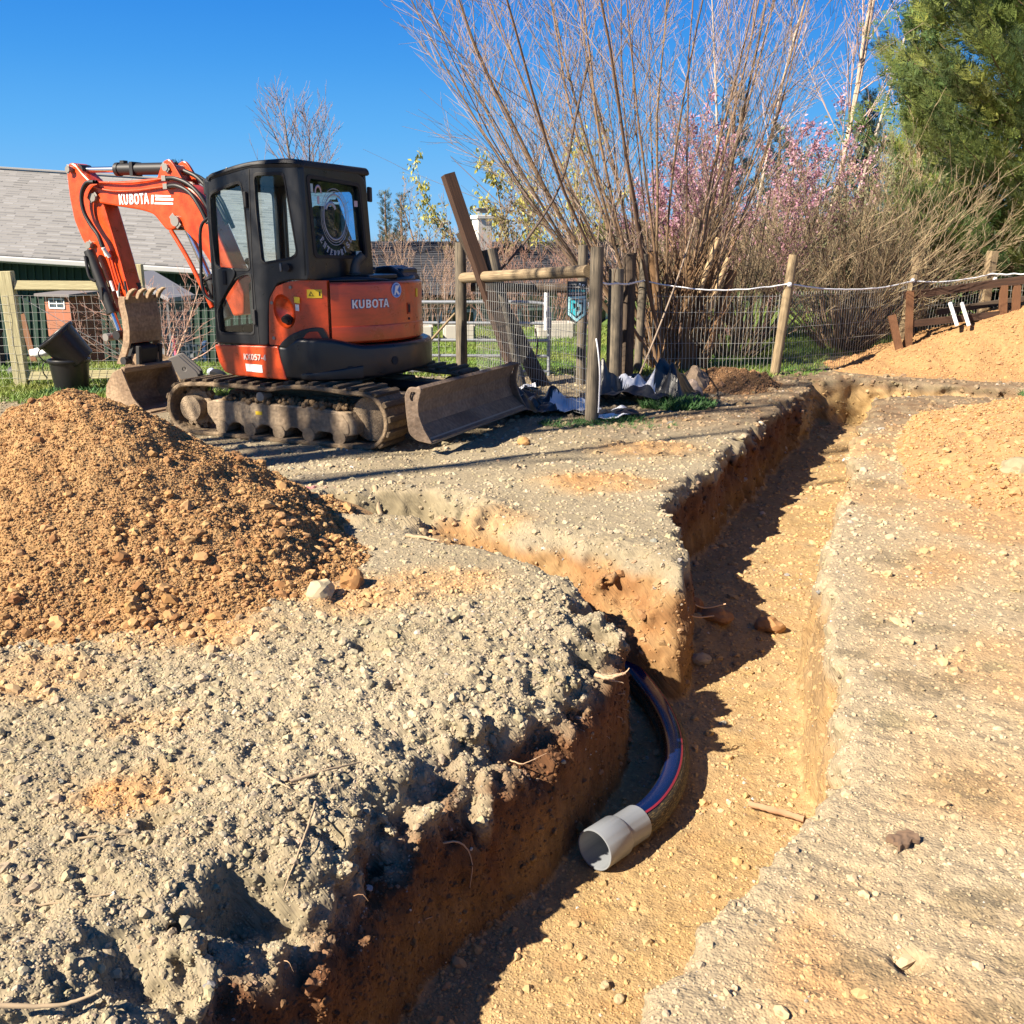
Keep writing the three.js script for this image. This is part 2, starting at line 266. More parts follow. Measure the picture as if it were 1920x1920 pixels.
function buildGround() {
  const CELL = .0125, zs = [], sc = [];
  for (let z = Z0; z > Z1;) { const s = Math.max(1, -z / 2.3); zs.push(z); sc.push(s); z -= CELL * s; }
  const NZ = zs.length, NX = 520, YT = .16, YB = -.80, NY = Math.ceil((YT - YB) / CELL);
  const yTop = (k) => YT * Math.min(1.6, sc[k]), dy = (k) => CELL * Math.min(sc[k], 2.2);
  const slab = NX * NY, F = [new Float32Array(slab), new Float32Array(slab)], I = [new Int32Array(slab), new Int32Array(slab)];
  const pos = [], col = [], idx = [], uvs = [], HH = [new Float32Array(NX), new Float32Array(NX)], DD = [new Float32Array(NX), new Float32Array(NX)];
  const X = (i, k) => midX(zs[k]) + (i / (NX - 1) * 2 - 1) * halfW(zs[k]), Y = (j, k) => yTop(k) - (j) * dy(k);
  const hs = [new Float32Array(NX), new Float32Array(NX)];
  function fill(k) {
    const f = F[k & 1], z = zs[k], d = dy(k), yt = yTop(k);
    for (let i = 0; i < NX; i++) {
      const x = X(i, k), wx = x + .06 * n2(x * 2.1, z * 2.1) + .025 * n2(x * 7, z * 7), wz = z + .06 * n2(x * 2.1 + 50, z * 2.1);
      let dT = polyDist(LIP, wx, wz); const H = topH(x, z), fl = floorH(x, z), fm = faceMask(x, z), lm = lumpMask(x, z);
      HH[k & 1][i] = H; DD[k & 1][i] = dT;
      const slope = .04 + .14 * lm + .5 * fm + (x > .2 - (z + 1.8) * .42 ? .06 : 0), round = .05 + .30 * lm + .12 * fm, far = sm(-5, -9, z);
      const reach = .30 + slope * .7, wall = Math.abs(dT) < reach;
      for (let j = 0; j < NY; j++) {
        const y = yt - j * d, o = i * NY + j; let v;
        if (!wall) {
          const s = dT > 0 ? y - H : y - fl;
          if (Math.abs(s) > 4 * d) { f[o] = s; continue; }
          const a = (dT > 0 ? .004 + .012 * lm : .004) ; v = s + a * n3(x * 30, y * 30, z * 30) + (H < -.05 && dT > 0 ? .03 * fbm3(x * 9, y * 9, z * 9, 3) : 0);
        } else {
          const dep = clamp((H - y) / .65), upper = sm(.42 + .25 * lm, .12 + .1 * lm, dep);
          let lump = 0;
          const amp = mix(.022, .135, lm * upper) + .03 * upper * (1 - lm) + .055 * fm + .05 * far;
          if (Math.abs(dT) < reach) {
            lump = amp * (fbm3(x * 5.6, y * 5.0, z * 5.6, 3) * 1.7) + (.010 + .016 * lm * upper) * n3(x * 19, y * 19, z * 19) + .006 * n3(x * 44, y * 44, z * 44);
            lump += .012 * (1 - upper) * n3(x * 17 + 5, y * 1.6, z * 17);          // bucket tooth marks run down the wall
          }
          const w = dT - slope * Math.min(0, y) + lump - .05 * lm * upper;
          v = smax(y - H, -smax(w, fl - y, .04), round);
          v += (.004 + .012 * lm * upper) * n3(x * 33, y * 33, z * 33);
        }
        f[o] = v;
      }
    }
  }
  const vert = (k, i, j, ix) => {                                     // surface-net vertex of the cell (i, j) between slabs k and k+1
    const A = F[k & 1], B = F[(k + 1) & 1], o = i * NY + j;
    const f0 = A[o], f1 = A[o + NY], f2 = A[o + 1], f3 = A[o + NY + 1], f4 = B[o], f5 = B[o + NY], f6 = B[o + 1], f7 = B[o + NY + 1];
    const m = (f0 < 0) + (f1 < 0) + (f2 < 0) + (f3 < 0) + (f4 < 0) + (f5 < 0) + (f6 < 0) + (f7 < 0);
    if (m === 0 || m === 8) { ix[o] = -1; return; }
    let sx = 0, sy = 0, sz = 0, n = 0; const fs = [f0, f1, f2, f3, f4, f5, f6, f7];
    for (const [a, b] of EDGES) { if ((fs[a] < 0) !== (fs[b] < 0)) { const t = fs[a] / (fs[a] - fs[b]); sx += mix(a & 1, b & 1, t); sy += mix((a >> 1) & 1, (b >> 1) & 1, t); sz += mix(a >> 2, b >> 2, t); n++; } }
    sx /= n; sy /= n; sz /= n;
    const x = mix(mix(X(i, k), X(i + 1, k), sx), mix(X(i, k + 1), X(i + 1, k + 1), sx), sz), y = mix(mix(Y(j, k), Y(j + 1, k), sy), mix(Y(j, k + 1), Y(j + 1, k + 1), sy), sz), z = mix(zs[k], zs[k + 1], sz);
    ix[o] = pos.length / 3; pos.push(x, y, z); uvs.push(...soilUV(x, y, z)); hd.push(HH[k & 1][i], DD[k & 1][i]);
  };
  const hd = [], EDGES = [[0, 1], [2, 3], [4, 5], [6, 7], [0, 2], [1, 3], [4, 6], [5, 7], [0, 4], [1, 5], [2, 6], [3, 7]];
  fill(0);
  for (let k = 0; k < NZ - 1; k++) {
    fill(k + 1);
    const ix = I[k & 1], px = I[(k + 1) & 1], f = F[k & 1];
    for (let i = 0; i < NX - 1; i++) for (let j = 0; j < NY - 1; j++) vert(k, i, j, ix);
    for (let i = 0; i < NX - 1; i++) for (let j = 0; j < NY - 1; j++) {
      const o = i * NY + j, s = f[o] < 0;
      // edge along x at (i..i+1, j, k): the four cells around it
      const quad = (a, b, c, d, flip) => { if (a < 0 || b < 0 || c < 0 || d < 0) return; flip ? idx.push(a, b, c, a, c, d) : idx.push(a, c, b, a, d, c); };
      if (k > 0 && j > 0 && s !== (f[o + NY] < 0)) quad(ix[o], ix[o - 1], px[o - 1], px[o], s);
      if (k > 0 && i > 0 && s !== (f[o + 1] < 0)) quad(ix[o], px[o], px[o - NY], ix[o - NY], s);
      if (i > 0 && j > 0 && s !== (F[(k + 1) & 1][o] < 0)) quad(ix[o], ix[o - NY], ix[o - NY - 1], ix[o - 1], s);
    }
  }
  const g = new THREE.BufferGeometry();
  g.setAttribute('position', new THREE.BufferAttribute(new Float32Array(pos), 3)); g.setIndex(new THREE.BufferAttribute(new Uint32Array(idx), 1)); g.computeVertexNormals();
  const nn = g.attributes.normal.array;
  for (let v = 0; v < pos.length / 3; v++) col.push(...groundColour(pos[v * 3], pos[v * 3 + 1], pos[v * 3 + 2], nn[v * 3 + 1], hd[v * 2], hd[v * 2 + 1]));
  g.setAttribute('color', new THREE.BufferAttribute(new Float32Array(col), 3)); g.setAttribute('uv', new THREE.BufferAttribute(new Float32Array(uvs), 2));
  return g;
}
const groundGeo = buildGround();
const ground = add(new THREE.Mesh(groundGeo, M.soil), 'ground');
tag(ground, 'gravelly grey and orange earth with an open trench cut through it', null, null, 'structure');

// the land around it, out to the horizon
const lawnShare = (x, z) => {                                        // 1 on grass
  const e = .5 * fbm2(x * 1.1, z * 1.1, 3);
  const left = sm(-10.6, -11.3, z + e + Math.max(0, x + 4.2) * .3) * sm(-2.0, -3.2, x);
  const mid = sm(-12.6, -13.2, z + e) * sm(4.5, 3, x - Math.max(0, -z - 13) * .4);
  const right = sm(-14.2, -15.4, z + e + (x - 3.5) * .55) * sm(2, 3.5, x);
  return clamp(Math.max(left, mid, right, sm(-18, -22, z)));
};
{
  const xs = [], zz = []; const grow = (a, b, s0, out, sgn) => { for (let v = a, s = s0; sgn * (b - v) > 0; v += sgn * s, s *= 1.035) out.push(v); };
  const L = []; grow(-7, -320, .16, L, -1); L.reverse(); xs.push(...L); for (let x = -6.9; x < 8; x += .24) xs.push(x); grow(8, 320, .16, xs, 1);
  const N = []; grow(1, 120, .3, N, 1); N.reverse(); zz.push(...N); for (let z = .9; z > -22; z -= .24) zz.push(z); grow(-22, -620, .2, zz, -1);
  const p = [], c = [], uv = [], id = [], nx = xs.length;
  zz.forEach((z) => xs.forEach((x) => {
    const inside = inPatch(x, z, .02), y = baseH(x, z) - (inside ? .03 : 0) + .004 * n2(x * 9, z * 9); p.push(x, y, z); uv.push(...soilUV(x, y, z));
    const g = lawnShare(x, z), m = fbm2(x * 1.4, z * 1.4, 3), f = n2(x * 21, z * 21);
    let a = lerpC(C.gravel, C.dark, .35 + .3 * m); const moss = sm(-.15, .35, fbm2(x * .7 + 4, z * .7, 3));
    const gr = lerpC([.085, .15, .028], [.22, .20, .05], moss * .6);
    a = lerpC(a, gr, g); const k = 1 + .2 * m + .15 * f; c.push(a[0] * k, a[1] * k, a[2] * k);
  }));
  for (let j = 0; j < zz.length - 1; j++) for (let i = 0; i < nx - 1; i++) {
    if ([[i, j], [i + 1, j], [i, j + 1], [i + 1, j + 1]].every(([a, b]) => inPatch(xs[a], zz[b], .25))) continue;
    const a = j * nx + i; id.push(a, a + 1, a + nx, a + 1, a + nx + 1, a + nx);
  }
  const g = new THREE.BufferGeometry(); g.setAttribute('position', new THREE.Float32BufferAttribute(p, 3)); g.setAttribute('color', new THREE.Float32BufferAttribute(c, 3)); g.setAttribute('uv', new THREE.Float32BufferAttribute(uv, 2)); g.setIndex(id); g.computeVertexNormals();
  tag(add(new THREE.Mesh(g, M.soil), 'field'), 'green lawn and bare earth reaching away beyond the fences', null, null, 'structure');
}

// ---------------------------------------------------------------- heaps of dug earth
const heapList = [];
function heap(name, label, [cx, cz], H, rx, rz, cellSize, palette, o = {}) {
  const prof = (x, z) => {
    const dx = x - cx, dz = z - cz, th = o.turn ?? 0, ux = dx * Math.cos(th) - dz * Math.sin(th), uz = dx * Math.sin(th) + dz * Math.cos(th);
    const w = .13 * fbm2(x * 1.6 + cx, z * 1.6, 2), r = Math.hypot(ux / rx, uz / rz) * (1 + w);
    const s = Math.sqrt(r * r + .006) - .077;
    let h = H * (1 - s); if (r > .8) h = Math.max(h, H * .16 * (1.16 - r) / .36);
    const k = clamp(h * 5 + .3);
    h += k * ((o.lump ?? .05) * fbm2(x * 3.2, z * 3.2 + cx, 3) + (o.clod ?? .022) * Math.max(0, n2(x * 11, z * 11) + .15) + .008 * n2(x * 27, z * 27) + .006 * n2(x * 55, z * 55));
    const tr = sm(.08, .55, polyDist(LIP, x, z)); return h * tr - .1 * (1 - tr);
  };
  const nx = Math.ceil(rx * 2.9 / cellSize), nz = Math.ceil(rz * 2.9 / cellSize), ids = new Map(), p = [], uv = [], c = [], id = [];
  const at = (i, j) => {
    const q = j * (nx + 1) + i; if (ids.has(q)) return ids.get(q);
    const x = cx + (i / nx - .5) * rx * 2.9, z = cz + (j / nz - .5) * rz * 2.9, h = prof(x, z), b = baseH(x, z), y = Math.max(h, -.06) + b - .01;
    const v = h < -.05 ? -1 : p.length / 3; ids.set(q, v); if (v < 0) return v;
    p.push(x, y, z); uv.push(x / .55, z / .55);
    const m = fbm3(x * 4, y * 4, z * 4, 3), f = n3(x * 40, y * 40, z * 40), bg = fbm2(x * 1.1 + 3, z * 1.1, 2); let a = lerpC(palette[0], palette[1], clamp(.5 + m + .5 * bg)); a = lerpC(a, palette[2], clamp(m * 1.6 - .25 + .4 * (n2(x * 11, z * 11) - .3)));
    const k = 1 + .14 * f + .08 * m; c.push(a[0] * k, a[1] * k, a[2] * k); return v;
  };
  for (let j = 0; j < nz; j++) for (let i = 0; i < nx; i++) { const a = at(i, j), b = at(i + 1, j), d = at(i, j + 1), e = at(i + 1, j + 1); if (a >= 0 && b >= 0 && d >= 0) id.push(a, d, b); if (b >= 0 && d >= 0 && e >= 0) id.push(b, d, e); }
  const g = new THREE.BufferGeometry(); g.setAttribute('position', new THREE.Float32BufferAttribute(p, 3)); g.setAttribute('color', new THREE.Float32BufferAttribute(c, 3)); g.setAttribute('uv', new THREE.Float32BufferAttribute(uv, 2)); g.setIndex(id); g.computeVertexNormals();
  heapList.push({ prof, cx, cz, rx, rz });
  const m = new THREE.Mesh(g, M.soil); tag(m, label, 'dirt heap', null, 'thing'); return add(m, name);
}
const pile = heap('dirt_heap', 'tall brown heap of loose dug earth in front of the excavator tracks', [-2.40, -5.36], .91, 1.44, 1.36, .0125, [[.42, .255, .115], [.36, .205, .082], [.24, .12, .044]], { lump: .07, clod: .034, turn: -.3 });
heap('dirt_heap', 'pale orange sand heap by the right fence below the stacked timbers', [8.1, -14.0], 1.2, 3.2, 1.7, .03, [[.43, .25, .108], [.39, .22, .092], [.30, .162, .065]], { lump: .05, clod: .02 });
heap('dirt_heap', 'low orange spoil bank with stones along the right edge of the trench', [5.9, -7.6], .74, 2.9, 2.6, .034, [[.44, .262, .12], [.40, .23, .10], [.31, .172, .07]], { lump: .06, clod: .035, turn: .25 });
heap('dirt_heap', 'dark brown crumbly earth thrown up along the far left lip of the trench', [2.6, -11.9], .24, 1.0, .55, .02, [[.17, .088, .038], [.22, .12, .055], [.10, .05, .025]], { lump: .07, clod: .05 });

// ---------------------------------------------------------------- the excavator: x forwards, y up, z to its right, origin on the ground
const scuff = dataTex(256, ((a, b) => (i, j) => { const k = j * 256 + i, v = 218 + 62 * a[k] + 30 * Math.max(0, b[k]); return [v, v * .99, v * .97]; })(pnoise(256, 6, 4, 2), pnoise(256, 40, 2, 5)), 1.5);
const mudMap = dataTex(256, ((a, b) => (i, j) => { const k = j * 256 + i, t = clamp(.55 + .6 * a[k]), s = 1 + .14 * b[k]; return [mix(150, 205, t) * s, mix(135, 190, t) * s, mix(118, 168, t) * s]; })(pnoise(256, 3, 5, 11), pnoise(256, 40, 2, 15)), .8, .8, true);
const mudBump = dataTex(256, ((a) => (i, j) => 128 + 110 * a[j * 256 + i])(pnoise(256, 24, 4, 21)), 1);
Object.assign(M, {
  orange: phys([.68, .072, .010], .38, { clearcoat: .5, clearcoatRoughness: .25, roughnessMap: scuff, map: scuff }),
  orangeDark: phys([.42, .045, .012], .5),
  black: phys([.0065, .0072, .0092], .42, { roughnessMap: scuff, clearcoat: .25, clearcoatRoughness: .45 }),
  matt: std([.018, .018, .019], .75), rubber: std([.40, .345, .28], .92, { map: mudMap, bumpMap: mudBump, bumpScale: .01 }),
  muddy: std([.60, .54, .47], .85, { map: mudMap, bumpMap: mudBump, bumpScale: .006 }),
  bucket: std([.62, .52, .43], .7, { map: mudMap, bumpMap: mudBump, bumpScale: .004, metalness: .15 }),
  blade: std([.36, .31, .285], .7, { map: mudMap, bumpMap: mudBump, bumpScale: .005 }),
  chrome: phys([.8, .8, .82], .22, { metalness: 1 }), steel: std([.25, .24, .22], .5, { metalness: .4 }),
  glass: phys([.92, .97, .98], .02, { transmission: 1, thickness: 0, ior: 1.5 }), smokedGlass: phys([.52, .72, .90], .02, { transmission: 1, thickness: 0 }),
  seat: std([.03, .035, .05], .8), white: std([.82, .82, .80], .5), yellow: std([.80, .55, .03], .5), hose: std([.016, .016, .017], .5), blue: std([.03, .16, .55], .4), lightBlue: std([.35, .5, .8], .4), navy: std([.02, .04, .16], .5),
});
const FONT = await new FontLoader().loadAsync('fonts/droid/droid_sans_bold.typeface.json');
const SERIF = await new FontLoader().loadAsync('fonts/droid/droid_serif_bold.typeface.json');
function letters(text, h, w, depth = .006, font = FONT) {             // h high, w wide, lower left corner at 0, facing +z
  const g = new TextGeometry(text, { font, size: h, depth, curveSegments: 4, bevelEnabled: false }); g.computeBoundingBox(); const b = g.boundingBox;
  g.translate(-b.min.x, -b.min.y, 0); g.scale(w / (b.max.x - b.min.x), h / (b.max.y - b.min.y), 1); return g;
}
const warpGeo = (g, f) => { const p = g.attributes.position, v = V(0, 0, 0); for (let i = 0; i < p.count; i++) { v.fromBufferAttribute(p, i); f(v); p.setXYZ(i, v.x, v.y, v.z); } g.computeVertexNormals(); return g; };
const toLeft = (g, x, y, z) => { g.rotateY(Math.PI); g.translate(x, y, z); return g; };                    // from facing +z at 0 to facing -z (the side seen), reading from +x to -x
const side = (pts, zOut, th, holes = [], bev = .01) => prism(pts, zOut, zOut + th, bev, holes);
const acrossX = (pts, x, th, holes = [], bev = .01) => tf(prism(pts, 0, th, bev, holes), [x, 0, 0], [0, -Math.PI / 2, 0]);   // outline in z-y, faces at x and x - th

// a wall that follows a plan path, with rolled top and bottom edges and a flat lid
function shell(path, yb, yt, bev = .03, lid = true) {
  const p = [], id = [], n = path.length, cx = -.3, cz = 0, rows = [[bev, 0], [bev * .3, bev * .3], [0, bev], [0, null], [0, -bev], [bev * .3, -bev * .3], [bev, 0]];
  const nor = path.map((q, i) => { const a = path[Math.max(0, i - 1)], b = path[Math.min(n - 1, i + 1)], dx = b[0] - a[0], dz = b[1] - a[1], l = Math.hypot(dx, dz); return [dz / l, -dx / l]; });
  const fy = (f, i) => typeof f === 'function' ? f(i / (n - 1), path[i]) : f;
  rows.forEach(([inset, dy], r) => path.forEach((q, i) => { const b = fy(yb, i), t = fy(yt, i), y = dy === null ? (b + t) / 2 : r < 3 ? b + dy : t + dy; p.push(q[0] + nor[i][0] * inset, y, q[1] + nor[i][1] * inset); }));
  for (let r = 0; r < rows.length - 1; r++) for (let i = 0; i < n - 1; i++) { const a = r * n + i, b = a + 1, c = a + n, d = c + 1; id.push(a, c, b, b, c, d); }
  if (lid) for (const [row, up] of [[rows.length - 1, 1], [0, 0]]) {
    const k = p.length / 3; path.forEach((q, i) => { const o = (row * n + i) * 3; p.push(p[o], p[o + 1], p[o + 2]); }); path.forEach((q, i) => { const o = (row * n + i) * 3; p.push(mix(p[o], cx, .6), p[o + 1], mix(p[o + 2], cz, .6)); });
    for (let i = 0; i < n - 1; i++) { const a = k + i, b = a + 1, c = a + n, d = c + 1; up ? id.push(a, c, b, b, c, d) : id.push(a, b, c, b, d, c); }
  }
  const g = new THREE.BufferGeometry(); g.setAttribute('position', new THREE.Float32BufferAttribute(p, 3)); g.setIndex(id); g.computeVertexNormals();
  const uv = []; for (let i = 0; i < p.length; i += 3) uv.push(p[i] + p[i + 2], p[i + 1]); g.setAttribute('uv', new THREE.Float32BufferAttribute(uv, 2)); return g;
}
const arc = (r, a0, a1, n) => [...Array(n + 1).keys()].map((i) => { const a = mix(a0, a1, i / n) * Math.PI / 180; return [-r * Math.cos(a), r * Math.sin(a)]; });
const line = (a, b, n) => [...Array(n).keys()].map((i) => [mix(a[0], b[0], i / n), mix(a[1], b[1], i / n)]);

const ex = thing('excavator', 'orange and black tracked excavator with a glazed cab, arm folded down and dozer blade', 'excavator', [-1.8, 0, -9.4], 156 * Math.PI / 180);
{
  // tracks
  const loop = (o) => { const P = []; const A = [-1.045, .245, .245 - o], B = [.80, .235, .235 - o];
    for (let i = 0; i <= 14; i++) { const a = Math.PI * (.5 + i / 14); P.push([A[0] + A[2] * Math.cos(a), A[1] + A[2] * Math.sin(a)]); }
    for (let i = 1; i < 12; i++) P.push([mix(-1.045, .80, i / 12), o]);
    for (let i = 0; i <= 14; i++) { const a = Math.PI * (-.5 + i / 14); P.push([B[0] + B[2] * Math.cos(a), B[1] + B[2] * Math.sin(a)]); }
    for (let i = 1; i < 12; i++) { const t = i / 12; P.push([mix(.80, -1.045, t), mix(.47, .49, t) - o - .03 * Math.sin(t * 3.14 * 2 + .4) * (t > .5 ? 1 : -.4)]); }
    return P; };
  const makeTrack = (z0) => {
    const t = new THREE.Group(); t.name = 'track'; ex.add(t);
    part(t, 'belt', prism(loop(0), z0, z0 + .40, .012, [loop(.038)]), M.rubber);
    const lp = new THREE.CatmullRomCurve3(loop(-.012).map((p) => V(p[0], p[1], 0)), true), lugG = new RoundedBoxGeometry(.055, .03, .385, 1, .01), N = 42;
    for (let i = 0; i < N; i++) { const u = i / N, p = lp.getPointAt(u), d = lp.getTangentAt(u), m = part(t, 'tread_lug', lugG, M.rubber); m.position.set(p.x, p.y, z0 + .20); m.rotation.z = Math.atan2(d.y, d.x); }
    part(t, 'sprocket', [cyl(.17, .17, .05, [.79, .235, z0 + .16], [Math.PI / 2, 0, 0], 22), ...[...Array(13).keys()].map((i) => box(.05, .05, .05, [.79 + .18 * Math.cos(i * .4833), .235 + .18 * Math.sin(i * .4833), z0 + .16], [0, 0, i * .4833]))], M.muddy);
    part(t, 'hub', [cyl(.105, .115, .13, [.785, .235, z0 + .09], [Math.PI / 2, 0, 0], 26), cyl(.15, .15, .03, [.785, .235, z0 + .17], [Math.PI / 2, 0, 0], 26)], M.muddy);
    part(t, 'idler', [cyl(.19, .19, .1, [-1.045, .245, z0 + .2], [Math.PI / 2, 0, 0], 26)], M.muddy);
    const scal = []; for (let i = 0; i < 5; i++) { const x = -.80 + i * .31; scal.push([x - .07, .10], [x - .05, .075], [x + .05, .075], [x + .07, .10], [x + .12, .135], [x + .19, .135]); }
    scal.length -= 2; part(t, 'frame', [side(rounded([[.60, .20], [.60, .30], [.52, .325], [-.55, .325], [-.88, .30], [-.97, .2], [-.97, .12], ...scal, [.52, .10]], .015), z0 + .03, .34, [], .012), side(rounded([[-.52, .30], [-.83, .29], [-.90, .20], [-.90, .12], [-.52, .13]], .02), z0 + .022, .02, [], .004)], M.muddy);
    for (let i = 0; i < 5; i++) part(t, 'roller', cyl(.062, .062, .2, [-.80 + i * .31, .088, z0 + .12], [Math.PI / 2, 0, 0], 16), M.muddy);
    part(t, 'carrier_roller', cyl(.036, .04, .12, [-.02, .39, z0 + .06], [Math.PI / 2, 0, 0], 16), M.steel);
    const clods = []; for (let i = 0; i < 240; i++) { const g = new THREE.IcosahedronGeometry(R(.012, .034), 0); g.rotateY(i); g.translate(R(-.86, .5), .325 + R(0, .045) * R(.2, 1), z0 + R(.03, .3)); clods.push(g); }
    part(t, 'caked_dirt', join(clods), std([.20, .135, .075], 1), 'stuff');
    part(t, 'warning_label', side([[.06, .225], [-.01, .225], [-.01, .255], [.06, .255]], z0 + .026, .003, [], 0), M.yellow);
  };
  makeTrack(-.98); makeTrack(.58);
  part(ex, 'undercarriage', [box(1.3, .20, 1.15, [-.05, .34, 0], null, .03), cyl(.46, .5, .12, [0, .49, 0], null, 32), box(.5, .14, 1.3, [.35, .3, 0], null, .02), box(.5, .14, 1.3, [-.5, .3, 0], null, .02)], M.muddy);
  // dozer blade
  const bl = new THREE.Group(); bl.name = 'dozer_blade'; ex.add(bl);
  const sect = [[-1.605, .545], [-1.575, .53], [-1.525, .42], [-1.52, .33], [-1.555, .24], [-1.66, .145], [-1.70, .125], [-1.70, .115], [-1.64, .12], [-1.53, .21], [-1.49, .32], [-1.495, .43], [-1.54, .55], [-1.575, .565]];
  part(bl, 'mouldboard', prism(sect, -.96, .96, .008), M.blade);
  part(bl, 'cutting_edge', prism([[-1.70, .112], [-1.66, .15], [-1.65, .14], [-1.69, .10]], -.965, .965, .004), M.steel);
  const endP = rounded([[-1.62, .555], [-1.50, .56], [-1.46, .49], [-1.47, .33], [-1.49, .18], [-1.56, .125], [-1.71, .105], [-1.63, .22], [-1.585, .34], [-1.585, .44]], .03);
  for (const z of [-.985, .96]) part(bl, 'end_plate', prism(endP, z, z + .025, .006, [rounded([[-1.575, .525], [-1.52, .53], [-1.50, .48], [-1.515, .44], [-1.55, .44]], .02)]), M.blade);
  for (const z of [-.42, .42]) part(bl, 'push_arm', beam([-1.48, .33, z], [-.5, .35, z], .15, .17), M.muddy);
  part(bl, 'cross_tube', [beam([-1.46, .36, -.5], [-1.46, .36, .5], .12, .1), rod([-1.4, .4, 0], [-.6, .42, 0], .05)], M.matt);

  // revolving frame, skirts, counterweight
  part(ex, 'swing_frame', [box(1.0, .10, 1.5, [-.15, .60, .04], null, .02), box(.55, .22, 1.5, [.0, .70, .02], null, .02)], M.matt);
  const skirt = part(ex, 'side_skirt', side(rounded([[.49, .812], [-.19, .822], [-.215, .70], [-.265, .538], [.30, .552], [.40, .575], [.455, .66]], .02), -.915, .04), M.orange);
  part(skirt, 'model_lettering', toLeft(letters('KX057-4', .052, .235), .17, .695, -.9165), std([.75, .5, .45], .5));
  part(skirt, 'white_label', side([[.155, .595], [-.02, .59], [-.015, .655], [.16, .66]], -.919, .003, [], 0), M.white);
  const cwPath = [...line([-.20, -.905], [-.5, -.905], 5), ...arc(1.04, -59, 62, 40), [-.2, .905]];
  const cw = part(ex, 'counterweight', [shell(cwPath, (s, q) => .535 + .03 * sm(.2, .6, s), (s) => .825 + .07 * sm(.02, .06, s) * sm(.3, .14, s), .035)], M.black);
  part(cw, 'side_rib', shell([...line([-.42, -.915], [-.5, -.915], 3), ...arc(1.052, -58, -36, 10)], (s) => .545, (s) => .60 + .06 * s, .012, false), M.black);
  for (const [a, y] of [[-42, .625], [-18, .68]]) { const t = a * Math.PI / 180; part(cw, 'lifting_hole', tf(new THREE.CylinderGeometry(.036, .036, .02, 20), [-1.036 * Math.cos(t), y, 1.036 * Math.sin(t)], [0, t, Math.PI / 2]), M.matt); }
  // hood
  const { Brush, Evaluator, SUBTRACTION, INTERSECTION } = await import('three-bvh-csg');
  const ev = new Evaluator(); ev.attributes = ['position', 'normal', 'uv'];
  const hoodArc = arc(.955, -49.5, 64, 34), sidePlan = [...line([-.085, -.895], [-.335, -.895], 6), ...arc(.955, -69, -51, 12).map((q) => [q[0], Math.max(q[1], -.895)])];
  const inner = [...sidePlan].reverse().map((q) => [q[0] + .04, q[1] + .16]), planSolid = prism([...sidePlan, ...inner].map(([x, z]) => [x, -z]), .8, 1.42, .0);
  planSolid.rotateX(-Math.PI / 2);                                   // (x, -z, h) -> x, h, z
  const prof = prism(rounded([[-.09, .83], [-.105, 1.08, .1], [-.13, 1.30, .22], [-.36, 1.372, .1], [-.9, 1.366], [-.9, .83]], .02, 8), -1.2, .2, 0);
  const bA = new Brush(planSolid), bB = new Brush(prof), ell = new Brush(tf(new THREE.SphereGeometry(1, 28, 18).scale(.105, .15, .10), [-.265, 1.115, -.915], [0, 0, -.35]));
  [bA, bB, ell].forEach((b) => b.updateMatrixWorld());
  const solid = ev.evaluate(ev.evaluate(bA, bB, INTERSECTION), ell, SUBTRACTION);
  const sp = part(ex, 'side_panel', toCreasedNormals(solid.geometry, .5), M.orange);
  part(sp, 'filler_cap', [cyl(.042, .048, .045, [-.262, 1.045, -.85], [Math.PI / 2 - .5, 0, 0], 20), cyl(.03, .03, .05, [-.262, 1.05, -.865], [Math.PI / 2 - .5, 0, 0], 12)], M.matt);
  part(sp, 'warning_label', [side([[-.375, 1.19], [-.43, 1.185], [-.43, 1.235], [-.375, 1.24]], -.899, .003, [], 0)], M.yellow);
  part(sp, 'white_label', side([[-.385, 1.125], [-.42, 1.122], [-.42, 1.175], [-.385, 1.178]], -.899, .003, [], 0), M.white);
  for (const [x, y] of [[-.145, 1.185], [-.145, .89], [-.345, 1.315]]) part(sp, 'bolt', cyl(.014, .014, .012, [x, y, -.898], [Math.PI / 2, 0, 0], 10), M.steel);
  const onArc = (r, h) => (v) => { const a = v.x; const rr = r + v.z; v.set(-rr * Math.cos(a), v.y + h, rr * Math.sin(a)); };  // x is the angle
  const lab = warpGeo(new THREE.BoxGeometry(.135, .072, .004, 6, 1, 1), onArc(.957, 1.27)); lab.rotateY(0);
  const lm = part(sp, 'caution_label', warpGeo(new THREE.BoxGeometry(.13, .07, .004, 6, 1, 1).translate(-1.0, 0, 0), onArc(.957, 1.262)), M.yellow);
  part(lm, 'warning_triangle', warpGeo(tf(new THREE.TorusGeometry(.022, .003, 4, 3), [-1.03, -.004, .003], [0, 0, Math.PI / 2]), onArc(.957, 1.262)), M.matt);
  part(lm, 'pictogram', warpGeo(new THREE.BoxGeometry(.012, .035, .004).translate(-.955, 0, .001), onArc(.957, 1.262)), M.matt);
  part(ex, 'hood_trim', shell([...line([-.20, -.902], [-.34, -.902], 5), ...arc(.964, -69, -50, 10)], .815, (s) => .83 + .155 * Math.pow(Math.sin(Math.min(1, s * 1.25) * 1.57), .8) * (s < .86 ? 1 : mix(1, .1, (s - .86) / .14)), .006, false), M.black);
  part(ex, 'trim_insert', shell([...arc(.971, -67, -54, 10)], .84, (s) => .845 + .105 * sm(0, .5, s) * (s < .8 ? 1 : mix(1, .3, (s - .8) / .2)), .004, false), M.orangeDark);
  const hood = part(ex, 'engine_hood', [shell(hoodArc, .835, (s) => 1.355 - .01 * s, .03), shell(arc(.962, -49.5, 40, 30), .85, .99, .012, false)], M.orange);
  const text = letters('KUBOTA', .072, .36, .006); text.translate(-.64 - .0, 0, 0);
